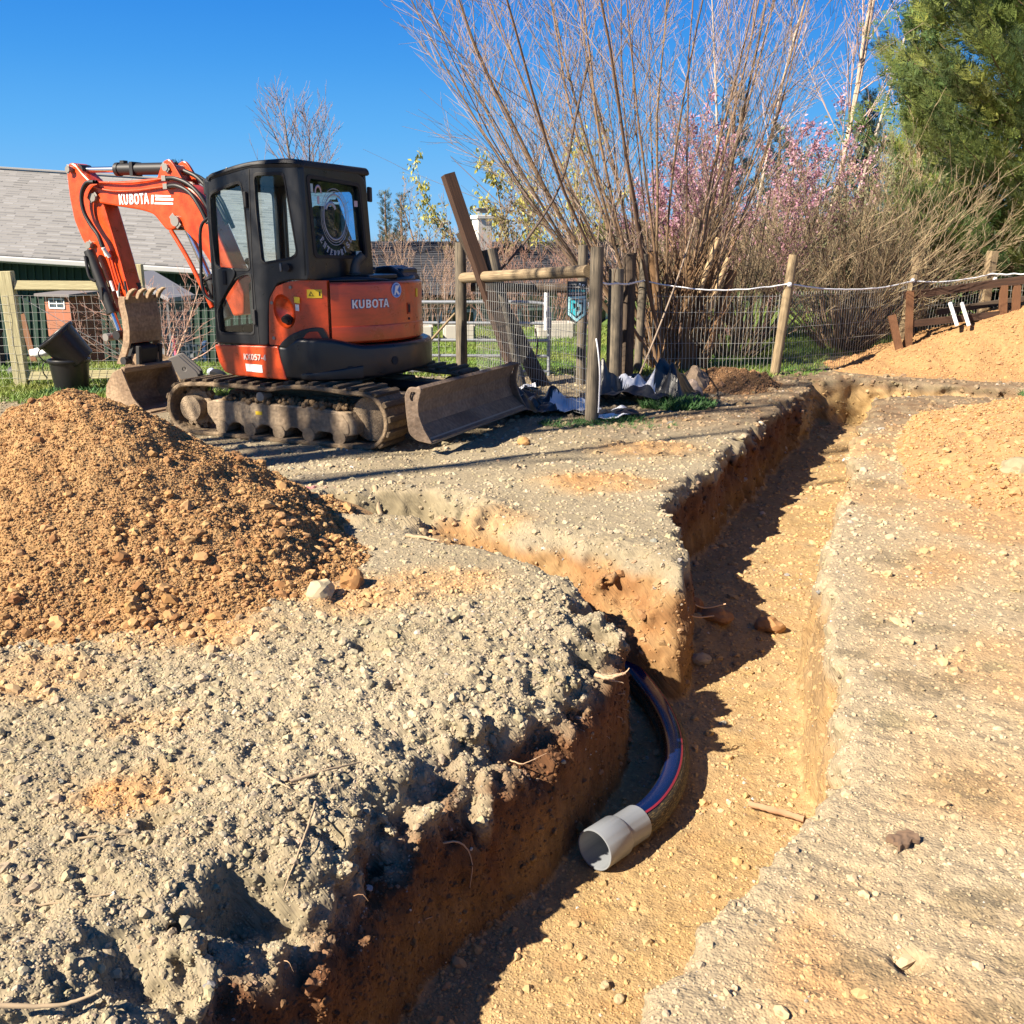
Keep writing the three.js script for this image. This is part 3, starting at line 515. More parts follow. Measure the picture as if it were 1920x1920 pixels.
  part(hood, 'brand_lettering', warpGeo(text.clone(), (v) => { v.x = v.x * 1.05; onArc(.957, 1.135)(v); }), M.white);
  part(hood, 'lettering_outline', warpGeo(letters('KUBOTA', .084, .375, .003).translate(-.647, -.006, 0), (v) => { v.x = v.x * 1.05; onArc(.956, 1.135)(v); }), M.navy);
  const em = part(hood, 'emblem', warpGeo(tf(new THREE.CylinderGeometry(.06, .06, .006, 28), [-.19, 0, 0], [Math.PI / 2, 0, 0]), onArc(.957, 1.275)), M.blue);
  part(em, 'emblem_ring', warpGeo(tf(new THREE.TorusGeometry(.06, .006, 8, 30), [-.19, 0, .003]), onArc(.957, 1.275)), M.lightBlue);
  part(em, 'emblem_letter', [warpGeo(box(.016, .085, .006, [-.205, 0, .004], [0, 0, -.25]), onArc(.957, 1.275)), warpGeo(box(.055, .02, .006, [-.18, .02, .004], [0, 0, .9]), onArc(.957, 1.275)), warpGeo(box(.055, .02, .006, [-.178, -.018, .004], [0, 0, -.7]), onArc(.957, 1.275))], M.white);
  part(hood, 'latch', [warpGeo(box(.055, .10, .012, [.0, 0, .0]), onArc(.955, 1.11))], M.orangeDark);
  part(hood, 'latch_grip', warpGeo(box(.03, .07, .016, [.0, 0, .002]), onArc(.955, 1.11)), M.matt); part(hood, 'key_hole', warpGeo(box(.02, .02, .012, [.0, -.09, 0]), onArc(.957, 1.11)), M.matt);
  part(hood, 'caution_label', warpGeo(box(.05, .075, .004, [.19, .0, 0]), onArc(.958, 1.24)), M.yellow);
  part(ex, 'hood_lid', [shell(arc(.90, -58, 60, 24), 1.345, (s) => 1.375 + .02 * Math.sin(s * 9), .02), box(.3, .05, .5, [-.62, 1.38, -.1], null, .02), box(.20, .10, .30, [-.6, 1.40, .5], null, .03)], M.black);
  part(ex, 'rear_cover', prism(rounded([[-.40, 1.36], [-.42, 1.46], [-.58, 1.475], [-.72, 1.40], [-.76, 1.33], [-.40, 1.33]], .03), .30, .62, .03), M.black);
  part(ex, 'exhaust_pipe', [tube([[-.60, 1.33, -.3], [-.60, 1.45, -.3], [-.615, 1.51, -.29], [-.67, 1.575, -.26]], .042, 16, 14), new THREE.TorusGeometry(.048, .007, 6, 16).rotateX(Math.PI / 2).translate(-.6, 1.42, -.3)], std([.09, .09, .088], .55, { metalness: .3 }));

  // cab
  const cab = new THREE.Group(); cab.name = 'cab'; ex.add(cab);
  const outer = rounded([[.485, .822], [.452, 2.12], [.43, 2.205], [.02, 2.285], [-.49, 2.285], [-.535, 1.372], [-.36, 1.375], [-.22, 1.345], [-.125, 1.22], [-.098, 1.06], [-.085, .822]], .03);
  const hU = rounded([[.425, 2.075], [.10, 2.165], [.078, 2.06], [.056, 1.455], [.20, 1.455], [.42, 1.47], [.435, 1.79]], .05), hL = rounded([[.05, 1.415], [.06, .92], [.432, .912], [.44, 1.10], [.36, 1.23], [.22, 1.38], [.12, 1.415]], .04), hQ = rounded([[-.045, 2.215], [-.34, 2.215], [-.43, 1.585], [-.36, 1.55], [-.07, 1.51], [-.045, 1.92]], .04);
  part(cab, 'left_wall', side(outer, -.90, .05, [hU, hL, hQ], .012), M.black);
  part(cab, 'door_seam', tube([[-.0, 2.26, -.90], [.03, 1.52, -.90], [.012, .84, -.90]], .005, 20, 5), M.matt);
  const grow = (P, k) => { const c = P.reduce((s, p) => [s[0] + p[0] / P.length, s[1] + p[1] / P.length], [0, 0]); return P.map((p) => [c[0] + (p[0] - c[0]) * k, c[1] + (p[1] - c[1]) * k]); };
  for (const h of [hU, hL, hQ]) part(cab, 'window_pane', side(grow(h, 1.03), -.868, .006, [], .001), M.glass);
  for (const h of [hU, hL, hQ]) part(cab, 'window_seal', side(grow(h, 1.045), -.905, .012, [grow(h, .975)], .003), M.matt);
  const oR = rounded([[-.90, 1.372], [-.90, 2.285], [-.12, 2.27], [.0, 2.235], [.045, 2.15], [.125, 1.372]], .04), hR = rounded([[-.845, 2.195], [-.08, 2.165], [.0, 1.55], [-.79, 1.565]], .05);
  part(cab, 'rear_wall', acrossX(oR, -.485, .05, [hR], .012), M.black);
  part(cab, 'rear_window', acrossX(grow(hR, 1.02), -.505, .006, [], .001), M.smokedGlass);
  part(cab, 'window_seal', acrossX(grow(hR, 1.05), -.53, .012, [grow(hR, .965)], .003), M.matt);
  const hRight = rounded([[.38, 2.12], [-.36, 2.12], [-.40, 1.45], [.38, 1.30]], .05);
  part(cab, 'right_wall', side(rounded([[.485, .82], [.44, 2.2], [.02, 2.28], [-.49, 2.28], [-.535, 1.37], [-.3, .82]], .03), .06, .05, [hRight], .01), M.black);
  part(cab, 'window_pane', side(grow(hRight, 1.03), .08, .006, [], .001), M.glass);
  const hF = rounded([[-.84, 2.13], [.02, 2.13], [.03, .95], [-.85, .95]], .05);
  part(cab, 'front_wall', acrossX(rounded([[-.90, .82], [-.90, 2.2], [.1, 2.2], [.11, .82]], .03), .475, .05, [hF], .01), M.black);
  part(cab, 'windscreen', acrossX(grow(hF, 1.02), .455, .006, [], .001), M.glass);
  part(cab, 'roof', prism(rounded([[.46, 2.17], [.43, 2.235, .05], [.03, 2.325, .2], [-.38, 2.335, .2], [-.53, 2.315, .05], [-.545, 2.25], [.0, 2.262]], .03, 6), -.915, .115, .035), std([.012, .013, .016], .62));
  part(cab, 'cab_floor', box(.98, .05, .95, [-.02, .84, -.4]), M.matt);
  part(cab, 'seat', [box(.36, .12, .42, [-.10, 1.22, -.42], null, .04), box(.12, .62, .40, [-.31, 1.50, -.42], [0, 0, .14], .05), box(.10, .20, .26, [-.375, 1.88, -.42], [0, 0, .14], .04), box(.30, .34, .34, [-.12, 1.0, -.42], null, .03)], M.seat);
  part(cab, 'console', [box(.32, .34, .12, [.02, 1.18, -.74], null, .03), box(.32, .34, .12, [.02, 1.18, -.08], null, .03), box(.1, .3, .2, [-.36, 1.55, -.0], null, .02)], M.matt);
  part(cab, 'control_lever', [rod([.14, 1.34, -.74], [.2, 1.5, -.74], .012), tf(new THREE.SphereGeometry(.03, 10, 8), [.2, 1.52, -.74])], M.hose);
  for (const z of [-.45, -.35]) part(cab, 'control_lever', rod([.34, .85, z], [.28, 1.2, z], .01), M.hose);
  const hnd = part(cab, 'door_handle', [side(rounded([[.40, 1.465], [.23, 1.468], [.205, 1.43], [.22, 1.39], [.40, 1.16]], .03), -.915, .02, [], .006)], M.black);
  part(hnd, 'grip', box(.035, .12, .02, [.32, 1.385, -.918], null, .008), M.matt);
  for (const [x, y] of [[.05, 2.02], [.035, 1.06]]) part(cab, 'hinge', box(.03, .13, .03, [x, y, -.91], null, .008), M.matt);
  part(cab, 'wall_knob', [cyl(.028, .032, .04, [-.335, 1.475, -.91], [Math.PI / 2, 0, 0], 16), cyl(.036, .036, .012, [-.335, 1.475, -.90], [Math.PI / 2, 0, 0], 16)], M.matt);
  part(cab, 'latch_socket', [side(rounded([[-.25, 1.51], [-.27, 1.51], [-.275, 1.45], [-.255, 1.44]], .008), -.91, .02, [], .003)], M.steel);
  part(cab, 'grab_handle', tube([[.47, 1.90, -.82], [.56, 1.86, -.83], [.61, 1.80, -.83], [.635, 1.55, -.83], [.645, 1.30, -.83], [.61, 1.22, -.83], [.48, 1.15, -.82]], .014, 40, 8), M.hose);
  part(cab, 'mirror', [box(.03, .13, .09, [-.46, 2.10, .21], [0, .3, 0], .01), rod([-.44, 2.1, .1], [-.46, 2.1, .18], .01)], M.matt);
  part(cab, 'roof_hook', tf(new THREE.TorusGeometry(.018, .005, 6, 14), [.39, 2.275, -.7]), M.steel);
  part(cab, 'work_light', [box(.10, .15, .14, [1.14, 2.19, -.02], null, .015)], M.matt);
  // decals on the rear window
  const decal = 1, dec = new THREE.Group(); dec.name = 'window_decal'; cab.add(dec);
  const white2 = std([.36, .40, .50], .6), cz = -.475, cy = 1.885;
  const ringAt = (r, w) => tf(new THREE.TorusGeometry(r, w, 4, 48), [0, 0, 0]).scale(1, 1.12, .25);
  const put = (g) => tf(g, [-.536, cy, cz], [0, -Math.PI / 2, 0]);
  part(dec, 'emblem_ring', [put(ringAt(.205, .003)), put(ringAt(.185, .003)), put(ringAt(.165, .007))], white2);
  part(dec, 'emblem_arc', [put(tf(new THREE.TorusGeometry(.075, .017, 4, 20, 2.4), [-.06, .035, 0], [0, 0, .4]).scale(1, 1, .2))], white2);
  const word = 'ENTERPRISE'; const gl = [];
  [...word].forEach((ch, i) => { const a = (-142 + i * 11.6) * Math.PI / 180, g = letters(ch, .052, ch === 'I' ? .02 : .038, .004, SERIF); g.translate(-.019, -.026, 0); gl.push(put(tf(g, [.268 * Math.cos(a), .30 * Math.sin(a), 0], [0, 0, a + Math.PI / 2]))); });
  part(dec, 'lettering', gl, white2);
  part(dec, 'sticker', [put(tf(new THREE.TorusGeometry(.05, .012, 4, 20, 3.4), [-.29, .19, 0], [0, 0, -.1]).scale(.8, 1, .2)), put(box(.03, .06, .003, [-.235, .13, 0])), put(box(.055, .05, .003, [.33, .12, 0]))], std([.5, .4, .48], .5));
  part(dec, 'paper_label', [put(box(.05, .07, .003, [-.33, .22, 0])), put(box(.085, .06, .003, [.345, -.31, 0]))], std([.35, .5, .55], .6));

  // boom, arm and their cylinders
  const N = .04, W = .24;
  const boomP = rounded([[2.82, 2.235, .06], [2.70, 2.27], [2.28, 2.275], [1.85, 2.295], [1.66, 2.29, .1], [1.48, 2.22, .1], [1.34, 2.09, .1], [1.22, 1.88], [1.07, 1.56], [.90, 1.20], [.92, 1.0], [1.05, .98], [1.29, 1.50], [1.42, 1.67], [1.55, 1.78, .05], [1.60, 1.83], [1.66, 1.835], [1.72, 1.80], [1.80, 1.80], [1.86, 1.86, .05], [1.945, 1.955, .08], [2.11, 1.995], [2.77, 2.085, .05], [2.86, 2.14, .06]], .03);
  const boom = part(ex, 'boom', prism(boomP, N, N + W, .018), M.orange);
  for (const z of [N - .004, N + W - .03]) part(boom, 'cylinder_bracket', prism(rounded([[1.86, 2.28], [1.77, 2.44, .05], [1.69, 2.465, .05], [1.64, 2.42, .04], [1.52, 2.24]], .03), z, z + .035, .006), M.orange);
  part(boom, 'brand_lettering', toLeft(letters('KUBOTA', .105, .39, .006), 2.37, 2.05, N - .001), M.white);
  part(boom, 'dealer_decal', [side([[1.945, 2.135], [1.915, 2.135], [1.93, 2.05], [1.96, 2.05]], N - .005, .005, [], 0), side([[1.90, 2.135], [1.70, 2.125], [1.70, 2.11], [1.90, 2.118]], N - .005, .005, [], 0), side([[1.895, 2.11], [1.67, 2.098], [1.675, 2.075], [1.90, 2.085]], N - .005, .005, [], 0), side([[1.91, 2.066], [1.68, 2.058], [1.68, 2.04], [1.915, 2.048]], N - .005, .005, [], 0)], M.white);
  const pin = (x, y, r = .04, ang = .9) => [cyl(r, r, W + .07, [x, y, N + W / 2], [Math.PI / 2, 0, 0], 18), box(r * 1.3, r * 3, .012, [x, y, N - .022], [0, 0, ang], .005)];
  part(boom, 'pivot_pin', [...pin(2.70, 2.125), ...pin(1.72, 2.385, .035, -.8), ...pin(1.655, 1.885, .05, -.7)], M.steel);
  part(boom, 'pressure_pipe', [tube([[2.66, 2.27, N - .02], [2.4, 2.26, N - .03], [2.16, 2.255, N - .03], [1.74, 2.285, N - .02]], .011, 30, 6), tube([[2.68, 2.225, N - .02], [2.45, 2.185, N - .025], [2.17, 2.18, N - .025], [1.72, 2.21, N - .02]], .011, 30, 6)], M.orange);
  part(boom, 'hydraulic_hose', [tube([[1.73, 2.285, N - .03], [1.60, 2.28, N - .04], [1.44, 2.225, N - .04], [1.31, 2.12, N - .04], [1.23, 2.0, N - .03], [1.16, 1.90, N - .02]], .02, 30, 8), tube([[1.73, 2.21, N - .03], [1.58, 2.21, N - .04], [1.44, 2.15, N - .04], [1.33, 2.02, N - .04], [1.25, 1.86, N - .03]], .02, 30, 8), tube([[1.6, 2.36, N + .1], [1.44, 2.29, N + .1], [1.28, 2.13, N + .1], [1.12, 1.86, N + .1]], .022, 30, 8), tube([[1.58, 2.34, N + .16], [1.42, 2.27, N + .16], [1.24, 2.1, N + .16], [1.1, 1.82, N + .16]], .022, 30, 8)], M.hose);
  part(boom, 'hose_fitting', [box(.05, .05, .05, [1.73, 2.285, N - .03]), box(.05, .05, .05, [1.72, 2.21, N - .03]), cyl(.022, .022, .07, [1.18, 1.94, N - .02], [0, 0, -.5], 8), cyl(.022, .022, .07, [1.24, 1.87, N - .02], [0, 0, -.4], 8)], M.steel);
  const cylinder = (name, a, b, s, r, rr) => { const A = V(...a), B = V(...b), m = A.clone().lerp(B, s); const p = part(ex, name, [rod(A, m, r, r, 16), rod(m.clone().lerp(A, .03), m.clone().lerp(A, -.03), r * 1.16, r * 1.16, 16)], M.hose); part(p, 'chrome_rod', rod(m, B, rr, rr, 14), M.chrome); part(p, 'rod_eye', cyl(r * .9, r * .9, r * 2.4, b, [Math.PI / 2, 0, 0], 14), M.hose); part(p, 'clamp', [box(.04, r * 2.3, r * 2.3, m.clone().lerp(A, .3).toArray()), box(.05, .03, .06, m.clone().lerp(A, .1).add(V(0, r + .01, 0)).toArray())], M.hose); return p; };
  cylinder('arm_cylinder', [1.72, 2.385, N + .12], [2.93, 2.405, N + .12], .61, .058, .03);
  cylinder('boom_cylinder', [1.22, .95, N + .12], [1.655, 1.86, N + .12], .42, .062, .034);
  part(ex, 'cylinder_guard', tube([[1.74, 1.80, N - .0], [1.55, 1.52, N], [1.40, 1.25, N], [1.30, 1.06, N]], .022, 20, 6), M.orange);
  const armP = rounded([[3.075, 2.44, .04], [3.0, 2.475, .03], [2.94, 2.455], [2.86, 2.37], [2.745, 2.275], [2.66, 2.2, .05], [2.60, 2.03], [2.45, 1.47], [2.42, 1.34], [2.36, 1.10], [2.34, .70], [2.40, .62], [2.46, .66], [2.52, .88], [2.575, 1.0], [2.66, 1.23], [2.76, 1.50], [2.90, 1.63], [2.96, 1.72], [3.04, 1.91], [3.07, 2.14]], .03);
  const armM = part(ex, 'arm', prism(armP, N + .02, N + W - .02, .016), M.orange);
  part(armM, 'pivot_pin', [...pin(3.0, 2.405, .03, .2), ...pin(2.83, 1.66, .035, .8), ...pin(2.40, .69, .035, 0)], M.steel);
  part(armM, 'hydraulic_hose', [-.05, -.085].map((dz, k) => tube([[2.60, 2.27, N + dz], [2.70, 2.265, N + dz], [2.78 - k * .02, 2.21, N + dz], [2.825 - k * .03, 2.12, N + dz], [2.81 - k * .03, 1.98, N + dz], [2.735 - k * .025, 1.86, N + dz], [2.65 - k * .03, 1.75, N + dz], [2.60 - k * .02, 1.64, N + dz]], .019, 40, 8)).concat([tube([[2.46, 1.28, N - .02], [2.44, 1.14, N - .06], [2.40, 1.06, N - .06], [2.37, 1.1, N - .03], [2.40, 1.3, N - .01]], .012, 24, 6)]), M.hose);
  part(armM, 'pressure_pipe', [tube([[2.60, 1.6, N - .01], [2.56, 1.42, N - .015], [2.50, 1.2, N - .015]], .012, 12, 6), tube([[2.56, 1.6, N - .01], [2.52, 1.42, N - .015], [2.47, 1.25, N - .015]], .012, 12, 6)], M.orange);
  part(armM, 'hose_fitting', [rod([2.60, 1.64, N - .05], [2.585, 1.55, N - .03], .02, .02, 8), rod([2.57, 1.63, N - .085], [2.55, 1.54, N - .03], .02, .02, 8), rod([2.50, 1.2, N - .015], [2.48, 1.13, N - .015], .018, .018, 8), rod([2.57, 1.3, N - .03], [2.54, 1.2, N - .03], .016, .016, 8)], M.white);
  cylinder('bucket_cylinder', [2.77, 1.60, N - .14 + .06], [2.455, .76, N - .14 + .06], .72, .055, .03);
  part(ex, 'cylinder_pipe', tube([[2.76, 1.55, N - .15], [2.72, 1.33, N - .15], [2.68, 1.30, N - .13]], .016, 12, 6), M.hose);
  cylinder('thumb_cylinder', [2.50, 1.42, N + .18], [2.34, 1.0, N + .18], .55, .04, .02);
  part(ex, 'bucket_link', [prism(rounded([[2.60, .70], [2.58, .76, .03], [2.46, .785], [2.32, .765, .03], [2.31, .70], [2.40, .725], [2.50, .725]], .02), N - .10, N + .24, .012), prism(rounded([[2.53, .74], [2.36, .50], [2.30, .52], [2.44, .74]], .02), N - .02, N + .02, .006), prism(rounded([[2.53, .74], [2.36, .50], [2.30, .52], [2.44, .74]], .02), N + .19, N + .23, .006)], M.orange);
  part(ex, 'link_pin', cyl(.04, .04, .46, [2.58, .735, N + .06], [Math.PI / 2, 0, 0], 16), M.steel);
  // thumb: a toothed plate folded up against the arm
  const th = new THREE.Group(); th.name = 'thumb'; ex.add(th);
  const spine = (o) => [[2.30 + o, 1.15], [2.31 + o, 1.08], [2.285 + o, .95], [2.28 + o, .80], [2.30 + o, .68], [2.36 + o, .56], [2.42 + o, .46]];
  const plateP = [...spine(0), ...spine(.09).reverse()];
  for (const z of [-.09, .335]) part(th, 'side_plate', prism(rounded(plateP, .01), z, z + .03, .006), M.bucket);
  part(th, 'face_plate', prism([...spine(.0).slice(0, 5), ...spine(.02).slice(0, 5).reverse()], -.07, .345, .004), M.bucket);
  const tooth = prism([[2.30, 1.12], [2.285, 1.17], [2.25, 1.21], [2.19, 1.235], [2.16, 1.225], [2.20, 1.20], [2.235, 1.165], [2.26, 1.12]], 0, .045, .008);
  for (let i = 0; i < 4; i++) part(th, 'tooth', tf(tooth.clone(), [0, 0, -.09 + i * .137]), M.bucket);
  part(th, 'coupler', [box(.20, .22, .26, [2.36, .55, .13], [0, 0, .3], .02), cyl(.04, .04, .5, [2.38, .50, .13], [Math.PI / 2, 0, 0], 14), box(.05, .26, .04, [2.26, .52, -.02], [0, 0, .1], .01), box(.05, .26, .04, [2.26, .52, .28], [0, 0, .1], .01)], M.matt);
  // bucket under it
  const bk = new THREE.Group(); bk.name = 'bucket'; ex.add(bk);
  const bs = [[2.24, .45], [2.36, .40], [2.46, .27], [2.485, .16], [2.44, .07], [2.36, .02], [2.0, -.03], [1.93, -.035]], bi = bs.map(([x, y], i) => [x - .022 * Math.sin(.3 + i * .35) - .004, y - .022 * Math.cos(.3 + i * .3) + (i > 5 ? .045 : 0)]);
  for (const z of [-.30, .40]) part(bk, 'side_plate', prism(rounded([...bs, [2.02, .05], [2.12, .16]], .02), z, z + .022, .005), M.bucket);
  part(bk, 'shell', prism([...bs, ...bi.reverse()], -.28, .405, .003), M.bucket);
  part(bk, 'top_lip', [box(.06, .06, .68, [2.24, .43, .06], [0, 0, .3], .015), box(.10, .14, .03, [2.30, .50, -.02], null, .01), box(.10, .14, .03, [2.30, .50, .26], null, .01)], M.bucket);
  part(bk, 'cutting_edge', box(.16, .03, .73, [1.96, -.0, .06], [0, 0, .15], .008), M.bucket);
}

// ---------------------------------------------------------------- loose stones and crumbs lying on the soil
const pebbleGeo = (() => { const g = new THREE.IcosahedronGeometry(1, 1), p = g.attributes.position; for (let i = 0; i < p.count; i++) { const x = p.getX(i), y = p.getY(i), z = p.getZ(i), k = 1 + .55 * n3(x * 1.5 + 3, y * 1.5, z * 1.5) + .3 * n3(x * 3.3, y * 3.3 + 5, z * 3.3); p.setXYZ(i, x * k, y * k * .72, z * k * .85); } g.computeVertexNormals(); return g; })();
const crumbGeo = (() => { const g = new THREE.IcosahedronGeometry(1, 0), p = g.attributes.position; for (let i = 0; i < p.count; i++) { const x = p.getX(i), y = p.getY(i), z = p.getZ(i), k = 1 + .4 * n3(x * 1.7 + 8, y * 1.7, z * 1.7); p.setXYZ(i, x * k, y * k * .8, z * k); } g.computeVertexNormals(); return g; })();
function scatter(name, label, geo, spots, mat) {                     // spots: [x, y, z, r, [colour]]
  const m = new THREE.InstancedMesh(geo, mat, spots.length), q = new THREE.Quaternion(), e = new THREE.Euler(), M4 = new THREE.Matrix4(), c = new THREE.Color();
  spots.forEach(([x, y, z, r, col], i) => { e.set(R(-.5, .5), R(0, 6.28), R(-.5, .5)); q.setFromEuler(e); M4.compose(V(x, y, z), q, V(r * R(.8, 1.25), r * R(.7, 1.1), r * R(.8, 1.25))); m.setMatrixAt(i, M4); m.setColorAt(i, c.setRGB(...col)); });
  tag(m, label, null, null, 'stuff'); return add(m, name);
}
const vary = (c, s = .25) => { const k = 1 + R(-s, s); return [c[0] * k * R(.94, 1.06), c[1] * k, c[2] * k * R(.92, 1.08)]; };
const pick = (a) => a[Math.floor(rnd() * a.length)];
{
  const P = groundGeo.attributes.position.array, I = groundGeo.index.array, Nn = groundGeo.attributes.normal.array, Cc = groundGeo.attributes.color.array, nt = I.length / 3, peb = [], crumb = [];
  const stone = [[.30, .28, .24], [.38, .33, .26], [.22, .21, .19], [.40, .31, .21], [.34, .23, .14], [.42, .39, .34]];
  for (let t = 0; t < nt; t++) {
    const a = I[t * 3] * 3, b = I[t * 3 + 1] * 3, c = I[t * 3 + 2] * 3, x = P[a], y = P[a + 1], z = P[a + 2];
    if (z > -1.0) continue;
    const ux = P[b] - x, uy = P[b + 1] - y, uz = P[b + 2] - z, vx = P[c] - x, vy = P[c + 1] - y, vz = P[c + 2] - z, area = .5 * Math.hypot(uy * vz - uz * vy, uz * vx - ux * vz, ux * vy - uy * vx);
    const d = Math.max(1, -z / 2.2), ny = Nn[a + 1], clump = .35 + 1.3 * sm(-.2, .5, fbm2(x * 1.7, z * 1.7, 3));
    const lm = lumpMask(x, z), rightB = sm(.2, .6, x - Math.max(0, -z - 1.8) * .42), steep = ny < .45, floor = y < -.35 && !steep;
    const dens = (steep ? 260 : floor ? 900 : (1000 + 1000 * lm) * (1 - .55 * rightB)) * clump / (d * d);
    let n = area * dens, cnt = Math.floor(n) + (rnd() < n % 1 ? 1 : 0);
    while (cnt--) { const u = rnd(), v = rnd() * (1 - u), r = .0026 * d * Math.pow(rnd(), -.38) * (floor ? .9 : 1); if (r > .017 * Math.sqrt(d)) continue; peb.push([x + ux * u + vx * v, y + uy * u + vy * v - r * .15, z + uz * u + vz * v, r, vary(rnd() < .22 ? stone[Math.floor(rnd() * 6)] : lerpC([Cc[a], Cc[a + 1], Cc[a + 2]], [.40, .34, .25], .2))]); }
    n = area * (steep ? 1800 : 4200) * (.6 + 1.1 * lm) / (d * d); cnt = Math.floor(n) + (rnd() < n % 1 ? 1 : 0);
    while (cnt--) { const u = rnd(), v = rnd() * (1 - u), r = .0026 * d * Math.pow(rnd(), -.34 - .04 * lm); if (r > .024 * Math.sqrt(d)) continue; (r > .0065 * d ? peb : crumb).push([x + ux * u + vx * v, y + uy * u + vy * v, z + uz * u + vz * v, r, vary([Cc[a], Cc[a + 1], Cc[a + 2]], .18)]); }
  }
  scatter('gravel', 'loose grey and tan pebbles scattered over the bare ground', pebbleGeo, peb, std([1, 1, 1], .9));
  scatter('crumbs', 'small crumbs of dug soil lying over ground and trench', crumbGeo, crumb, std([1, 1, 1], 1));
  // clods on the heaps
  heapList.forEach((h, k) => {
    const cl = [], n = [2600, 700, 1500, 500][k], pal = [[[.40, .245, .11], [.35, .20, .085], [.30, .165, .065], [.25, .125, .048]], [[.40, .23, .1]], [[.40, .23, .1], [.34, .19, .075], [.38, .25, .12]], [[.2, .11, .05], [.28, .16, .08]]][k];
    while (cl.length < n) { const a = R(0, 6.283), q = Math.pow(rnd(), k ? .5 : .30) * 1.12, x = h.cx + Math.cos(a) * h.rx * q, z = h.cz + Math.sin(a) * h.rz * q, y = h.prof(x, z); if (y < -.02) continue;
      const lower = .3 + .7 * sm(.3, 1, q) , r = (k ? .010 : .0075) * Math.pow(rnd(), -.46) * lower * 1.2; if (r > (k ? .06 : .05)) continue; cl.push([x, y + baseH(x, z) - r * .2, z, r, vary(pick(pal), .2)]); }
    scatter('clods', ['brown clods of earth lying over the tall heap', 'sandy clods lying over the far orange heap', 'orange clods and stones lying over the right spoil bank', 'brown clods lying over the dark earth by the trench'][k], pebbleGeo, cl, std([1, 1, 1], 1));
    const cr = [], m = [130000, 14000, 30000, 4000][k];
    while (cr.length < m) { const a = R(0, 6.283), q = Math.sqrt(rnd()) * 1.14, x = h.cx + Math.cos(a) * h.rx * q, z = h.cz + Math.sin(a) * h.rz * q, y = h.prof(x, z); if (y < -.02) { m; cr.push([x, -.02, z, .001, [.3, .2, .1]]); continue; } const r = (k ? .007 : .0029) * Math.pow(rnd(), -.3); if (r > .03) continue; cr.push([x, y + baseH(x, z) - .008, z, r, vary(pick(pal), .16)]); }
    scatter('crumbs', ['fine crumbs covering the tall brown heap', 'fine crumbs covering the far sand heap', 'fine crumbs covering the right spoil bank', 'fine crumbs covering the dark earth by the trench'][k], crumbGeo, cr, std([1, 1, 1], 1));
  });
}

// ---------------------------------------------------------------- single stones, clods and sticks
function rockGeo(r, s, flat = .75, rough = .3, det = 3) {
  const g = mergeVertices(new THREE.IcosahedronGeometry(1, det).deleteAttribute('normal').deleteAttribute('uv'), 1e-4), p = g.attributes.position, c = [];
  for (let i = 0; i < p.count; i++) { let x = p.getX(i), y = p.getY(i), z = p.getZ(i); const cx = n3(x * .9 + s, y * .9, z * .9), k = 1 + rough * 1.6 * cx + rough * .5 * n3(x * 2.6 + s, y * 2.6, z * 2.6) + .05 * n3(x * 8, y * 8, z * 8 + s); const q = Math.max(.72, 1 - Math.max(0, k - 1.05)); p.setXYZ(i, x * k * q * r, y * k * q * r * flat, z * k * q * r * .85); const b = 1 + .18 * n3(x * 3 + s, y * 3, z * 3) + .12 * n3(x * 12, y * 12, z * 12); c.push(b, b, b); }
  g.setAttribute('color', new THREE.Float32BufferAttribute(c, 3)); g.computeVertexNormals(); return toCreasedNormals(g, .35);
}
const groundAt = (x, z) => { const d = polyDist(LIP, x, z); return d > 0 ? topH(x, z) : floorH(x, z); };
function rock(name, label, cat, x, z, r, col, s, o = {}) { const m = new THREE.Mesh(rockGeo(r, s, o.flat, o.rough), std(col, .9, { vertexColors: true })); m.position.set(x, (o.y ?? groundAt(x, z)) + r * (o.lift ?? .3), z); m.rotation.y = s; tag(m, label, cat); return add(m, name); }
rock('rock', 'pale angular rock at the front foot of the tall brown heap', 'rock', -.93, -4.52, .08, [.40, .33, .21], 1.3, { flat: .8, y: .0, lift: .4 });
rock('clod', 'rusty brown clod beside the pale rock at the foot of the heap', 'clod', -.80, -4.68, .07, [.28, .14, .05], 2.1, { flat: .9, y: .0, lift: .4, rough: .5 });
rock('rock', 'grey stone lying on the floor of the trench below the junction', 'rock', 1.08, -5.22, .06, [.33, .28, .20], 3.3, { flat: .6 });
rock('clod', 'red brown clod fallen below the corner of the far bank', 'clod', 1.14, -5.9, .10, [.27, .12, .045], 4.2, { flat: .75, lift: .4, y: -.62 });
rock('clod', 'flat brown clod in the middle of the sunlit trench floor', 'clod', 1.27, -5.75, .11, [.32, .16, .065], 5.7, { flat: .5 });
rock('clod', 'brown clod against the right wall of the trench', 'clod', 1.60, -5.72, .095, [.34, .18, .075], 6.2, { flat: .65 });
rock('rock', 'tan block of stone in the dark hole at the near end of the trench', 'rock', -.17, -2.22, .05, [.42, .32, .19], 7.7, { flat: .9, lift: .6 });
rock('rock', 'largest grey green rock half sunk in the right spoil bank', 'rock', 3.55, -6.75, .15, [.28, .23, .14], 8.1, { flat: .7, y: .10, lift: .15 });
rock('clod', 'orange clod left of the large rock on the right spoil bank', 'clod', 3.25, -7.2, .09, [.40, .24, .10], 9.4, { flat: .8, y: .03, lift: .2 });
rock('clod', 'brown clod above the large rock on the right spoil bank', 'clod', 3.62, -7.5, .10, [.34, .20, .085], 10.4, { flat: .8, y: .14, lift: .2 });
rock('clod', 'round orange clod alone on the gravel behind the pit', 'clod', .10, -8.35, .06, [.38, .21, .08], 15.2, { flat: .7, y: 0, lift: .4, rough: .2 });
